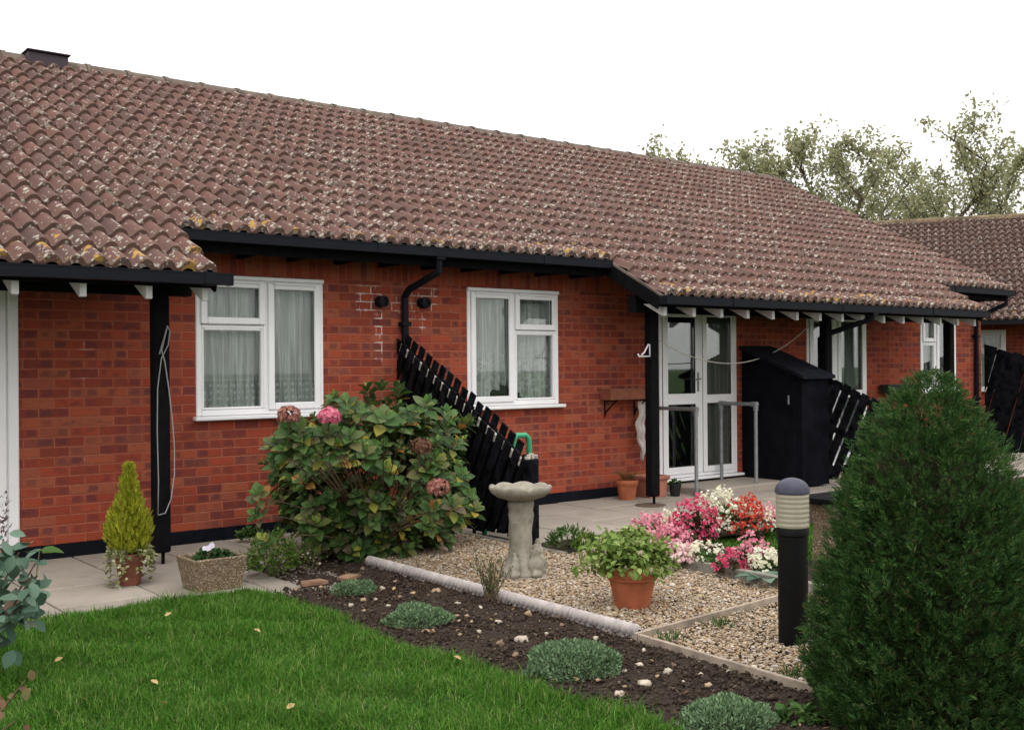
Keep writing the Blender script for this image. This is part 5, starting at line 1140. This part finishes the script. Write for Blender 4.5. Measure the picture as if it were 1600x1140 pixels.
for (px, py) in ((8, 770), (2, 800), (-8, 780), (4, 815)):
    tp_ = at(px, py, 4.95)
    for s in np.linspace(0, 1, 22): P.append(tp_-np.array([0, 0, .16*s])+RNG.normal(0, .006, 3)); T.append(RNG.normal(0, .7, 3)+np.array([.3, 0, .6]))
n = len(P); V, F = leaf4(np.array(P), np.array(T), RNG.normal(size=(n, 3)), RNG.uniform(.02, .045, n), RNG.uniform(.006, .012, n)); mesh('purple_spike', V, F, leafmat('purple_spike_leaf', [(0, (.10, .06, .08)), (1, (.22, .15, .17))]), R1)
bs = at(-90, 1250, 3.7); bs[2] = 0
rose(bs, [at(40, 1062, 3.6), at(10, 1095, 3.65), at(25, 1125, 3.6), at(-20, 1075, 3.7), at(-25, 1130, 3.6)], 'reddish-brown leaved shoots at the bottom left corner over the lawn', 'lf_red', .045, 8)
c = at(62, 860, 6.2); 
V, F = leaf8(np.array([c, c+np.array([.02, .02, -.02])]), np.array([(.9, -.3, .05), (.7, .5, .1)]), np.array([(0, -.4, 1), (0, -.5, 1)]), [.13, .10], [.075, .06]); b = MB()
r_ = thing('low_plant', (c[0]-.05, c[1]+.02, 0), 'single broad bright green leaf beside the grey-green shrub and wall', 'plant'); mesh('leaf', V, F, M['lf_mid'], r_); b.tube([(c[0]-.05, c[1]+.02, 0), c], .004, 6); b.build('stem', M['stem_green'], r_)

# ------------------------------------------------------------------ stones, broken tiles, fallen leaves
def stone(p, r, mat, label, name='stone', grp='loose stones on the soil border'):
    v0, f0 = ico(1); q = Matrix.Rotation(RNG.uniform(0, 6.28), 3, 'Z'); sc = np.array([1, RNG.uniform(.6, .9), RNG.uniform(.5, .75)])*r; ph = Vector(RNG.uniform(0, 9, 3))
    V = [np.array(q @ Vector(v*sc*(1+.75*mnoise.noise(Vector(v)*1.5+ph)))) for v in v0]; V = np.array(V)+np.array([p[0], p[1], .010+r*.02])
    return tag(mesh(name, V, f0, mat), label, 'stone', grp)
Z6 = [(250,132),(443,135),(165,222),(270,212),(395,288),(497,262),(447,265),(552,290),(600,252),(575,218),(655,237),(580,187),(525,215),(840,280),(878,332),(838,332),(845,352),(898,355),(738,395),(710,395),(850,410),(930,397),(1000,327),(1012,357),(1082,495),(1210,405),(1275,370),(1535,562),(1425,600),(1537,628),(1513,660),(450,310),(1415,425),(935,298)]
pts = [(400+a/2.667, 840+b_/2.667) for a, b_ in Z6]+[(980+a/3.08, 730+b_/3.08) for a, b_ in ((225,960),(197,992),(355,1005),(393,1060),(80,890),(485,990),(145,1015),(270,1040),(60,960))]
for (px, py) in pts:
    p = G(px, py); k_ = RNG.integers(0, 3); stone(p, RNG.uniform(.010, .022), M[('stone_white', 'stone_tan', 'stone_brown')[k_]] if RNG.uniform() < .8 else M['stone_white'], 'small loose stone lying on the dark soil border')
for (px, py, r, m_, lab) in ((816, 1003, .036, 'stone_white', 'largest white stone in the soil left of the big cushion plant'), (825, 962, .030, 'stone_tan', 'rounded ochre stone in the soil just below the rope edging'), (682, 926, .032, 'stone_tan', 'flat tan stone in the soil near the farthest cushion plant'), (781, 1009, .028, 'stone_brown', 'brown stone beside the largest white one'), (1008, 1071, .036, 'stone_white', 'white lump of stone on the soil right of the big cushion plant')):
    stone(G(px, py), r, M[m_], lab)
for (px, py, a, lab) in ((543, 907, .5, 'flat broken red-brown tile lying on the soil nearest the hydrangea'), (487, 915, -.1, 'flat broken tile lying on the soil nearest the lawn corner')):
    p = G(px, py); R_ = np.array([[math.cos(a), -math.sin(a)], [math.sin(a), math.cos(a)]]); b = MB(); b.prism([(*(p[:2]+R_@np.array(q)), .012) for q in ((-.09, -.05), (.10, -.045), (.075, .05), (-.06, .045))], (0, 0, .022)); tag(b.build('broken_tile', M['slabfrag']), lab, 'tile')
for i, (px, py) in enumerate(((257, 962), (407, 987), (483, 957), (85, 1033), (247, 1068), (257, 1097), (447, 1107), (721, 1030))):
    p = G(px, py, .045); V, F = leaf8([p], [(math.cos(i*2.1), math.sin(i*2.1), .1)], [(.1, -.4, 1)], [.04], [.028], -.3, .3); tag(mesh('fallen_leaf', V, F, M['lf_dead']), 'dry pale brown leaf lying on the lawn', 'leaf', 'fallen leaves on the lawn')

n = 260; P = scatter_rect(n, 2.95, 4.02, -6.6, -1.4); P[:, 2] = .022; P = P[P[:, 0] > lawn_edge(P[:, 1])]; n = len(P)
V, F = leaf8(P, np.stack([RNG.normal(size=n), RNG.normal(size=n), np.full(n, .05)], 1), np.stack([RNG.normal(0, .25, n), RNG.normal(0, .25, n), np.ones(n)], 1), RNG.uniform(.012, .035, n), RNG.uniform(.006, .016, n), -.2, .25); tag(mesh('leaf_litter', V, F, M['lf_litter']), kind='stuff')
n = 150; P = scatter_rect(n, .9, 3.0, -6.6, -2.2); P[:, 2] = RNG.uniform(.004, .02, n); nw = len(P); reps = 5
Pw = np.repeat(P, reps, 0)+RNG.normal(0, .02, (nw*reps, 3))*np.array([1, 1, .2]); Pw[:, 2] = np.maximum(Pw[:, 2], .012); m_ = len(Pw)
V, F = leaf8(Pw, np.stack([RNG.normal(size=m_), RNG.normal(size=m_), np.full(m_, .5)], 1), np.stack([RNG.normal(0, .3, m_), RNG.normal(0, .3, m_), np.ones(m_)], 1), RNG.uniform(.015, .03, m_), RNG.uniform(.010, .02, m_), .2, .15); tag(mesh('clover', V, F, M['lf_mid']), kind='stuff')

# ------------------------------------------------------------------ trees beyond the roofs
def tree(px, py, d, spread, label, seed, fork=.25):
    rs = np.random.default_rng(seed); top = CAM+ray(px, py)*d; H = top[2]; base = np.array([top[0], top[1], 0]); r_ = thing('tree', base, label, 'tree', 'pale green trees behind the bungalows')
    tr_ = MB(); pts = [base+np.array([rs.normal(0, .06)*k_, rs.normal(0, .06)*k_, H*.97*k_/9]) for k_ in range(10)]; pts[0] = base; tr_.tube(pts, list(np.linspace(.16, .02, 10)), 8); tr_.build('trunk', M['bark'], r_, True)
    lb = MB(); P = []
    nb = 50
    for k_ in range(nb):
        f = .28+.70*(k_+rs.uniform(0, 1))/nb; s0 = np.array([np.interp(f*9, range(10), [q[i] for q in pts]) for i in range(3)]); a = rs.uniform(0, 6.28)
        L = 1.15*spread*(1.0-.72*((f-.28)/.72)**1.3)*rs.uniform(.6, 1.25); el = rs.uniform(.7, 1.15)
        dirv = np.array([math.cos(a)*math.cos(el), math.sin(a)*math.cos(el), math.sin(el)]); e = s0+dirv*L*1.5; m2 = s0+dirv*L*.75+np.array([math.cos(a), math.sin(a), 0])*.12*L
        cv = [s0*(1-s)**2+2*m2*s*(1-s)+e*s*s for s in np.linspace(0, 1, 5)]; lb.tube(cv, list(np.linspace(.035, .007, 5)*(1.3-f)), 5, False)
        for q in range(8):
            s = rs.uniform(.3, 1.0); c0 = np.array(cv[0])*(1-s)**2+2*m2*s*(1-s)+e*s*s; e2 = c0+unit(dirv+rs.normal(0, .6, 3))*L*.42*rs.uniform(.4, 1)
            lb.tube([c0, e2], [.010, .004], 4, False)
            for _ in range(8): P.append(c0+(e2-c0)*rs.uniform(.1, 1.2)+rs.normal(0, .15, 3))
    lb.build('branches', M['bark'], r_, True); P = np.array(P); n = len(P)
    V, F = leaf4(P, rs.normal(0, .7, (n, 3))+np.array([.35, -.2, -.25]), rs.normal(0, .7, (n, 3))+np.array([0, 0, .6]), rs.uniform(.12, .22, n), rs.uniform(.075, .12, n), .15); mesh('crown', V, F, M['lf_tree'], r_)
TT_ = [(1030, 236, 38, 1.5, 'leftmost low pale green tree top showing just above the ridge'), (1072, 246, 40, 1.3, 'second low tree top from the left, just clearing the ridge'), (1152, 224, 37, 1.5, 'slim tree with two leafy tips above the right part of the ridge'), (1212, 258, 39, 1.7, 'low bushy tree filling the gap left of the broad pale trees'), (1266, 206, 38, 1.9, 'broad pale green tree directly behind the end of the ridge'),
       (1332, 212, 37, 1.9, 'broad pale tree behind the roof gable end'), (1398, 236, 40, 1.7, 'narrow tree between the broad one and the tallest one'), (1500, 192, 36, 2.2, 'tallest pale green tree with a dark visible trunk above the far roof'), (1592, 238, 38, 2.0, 'leafy tree cut by the right edge of the view'), (1445, 285, 42, 1.7, 'short hazy tree left behind the tallest tree trunk')]
for i, (px, py, d, sp, lab) in enumerate(TT_): tree(px, py, d, sp, lab, 40+i)
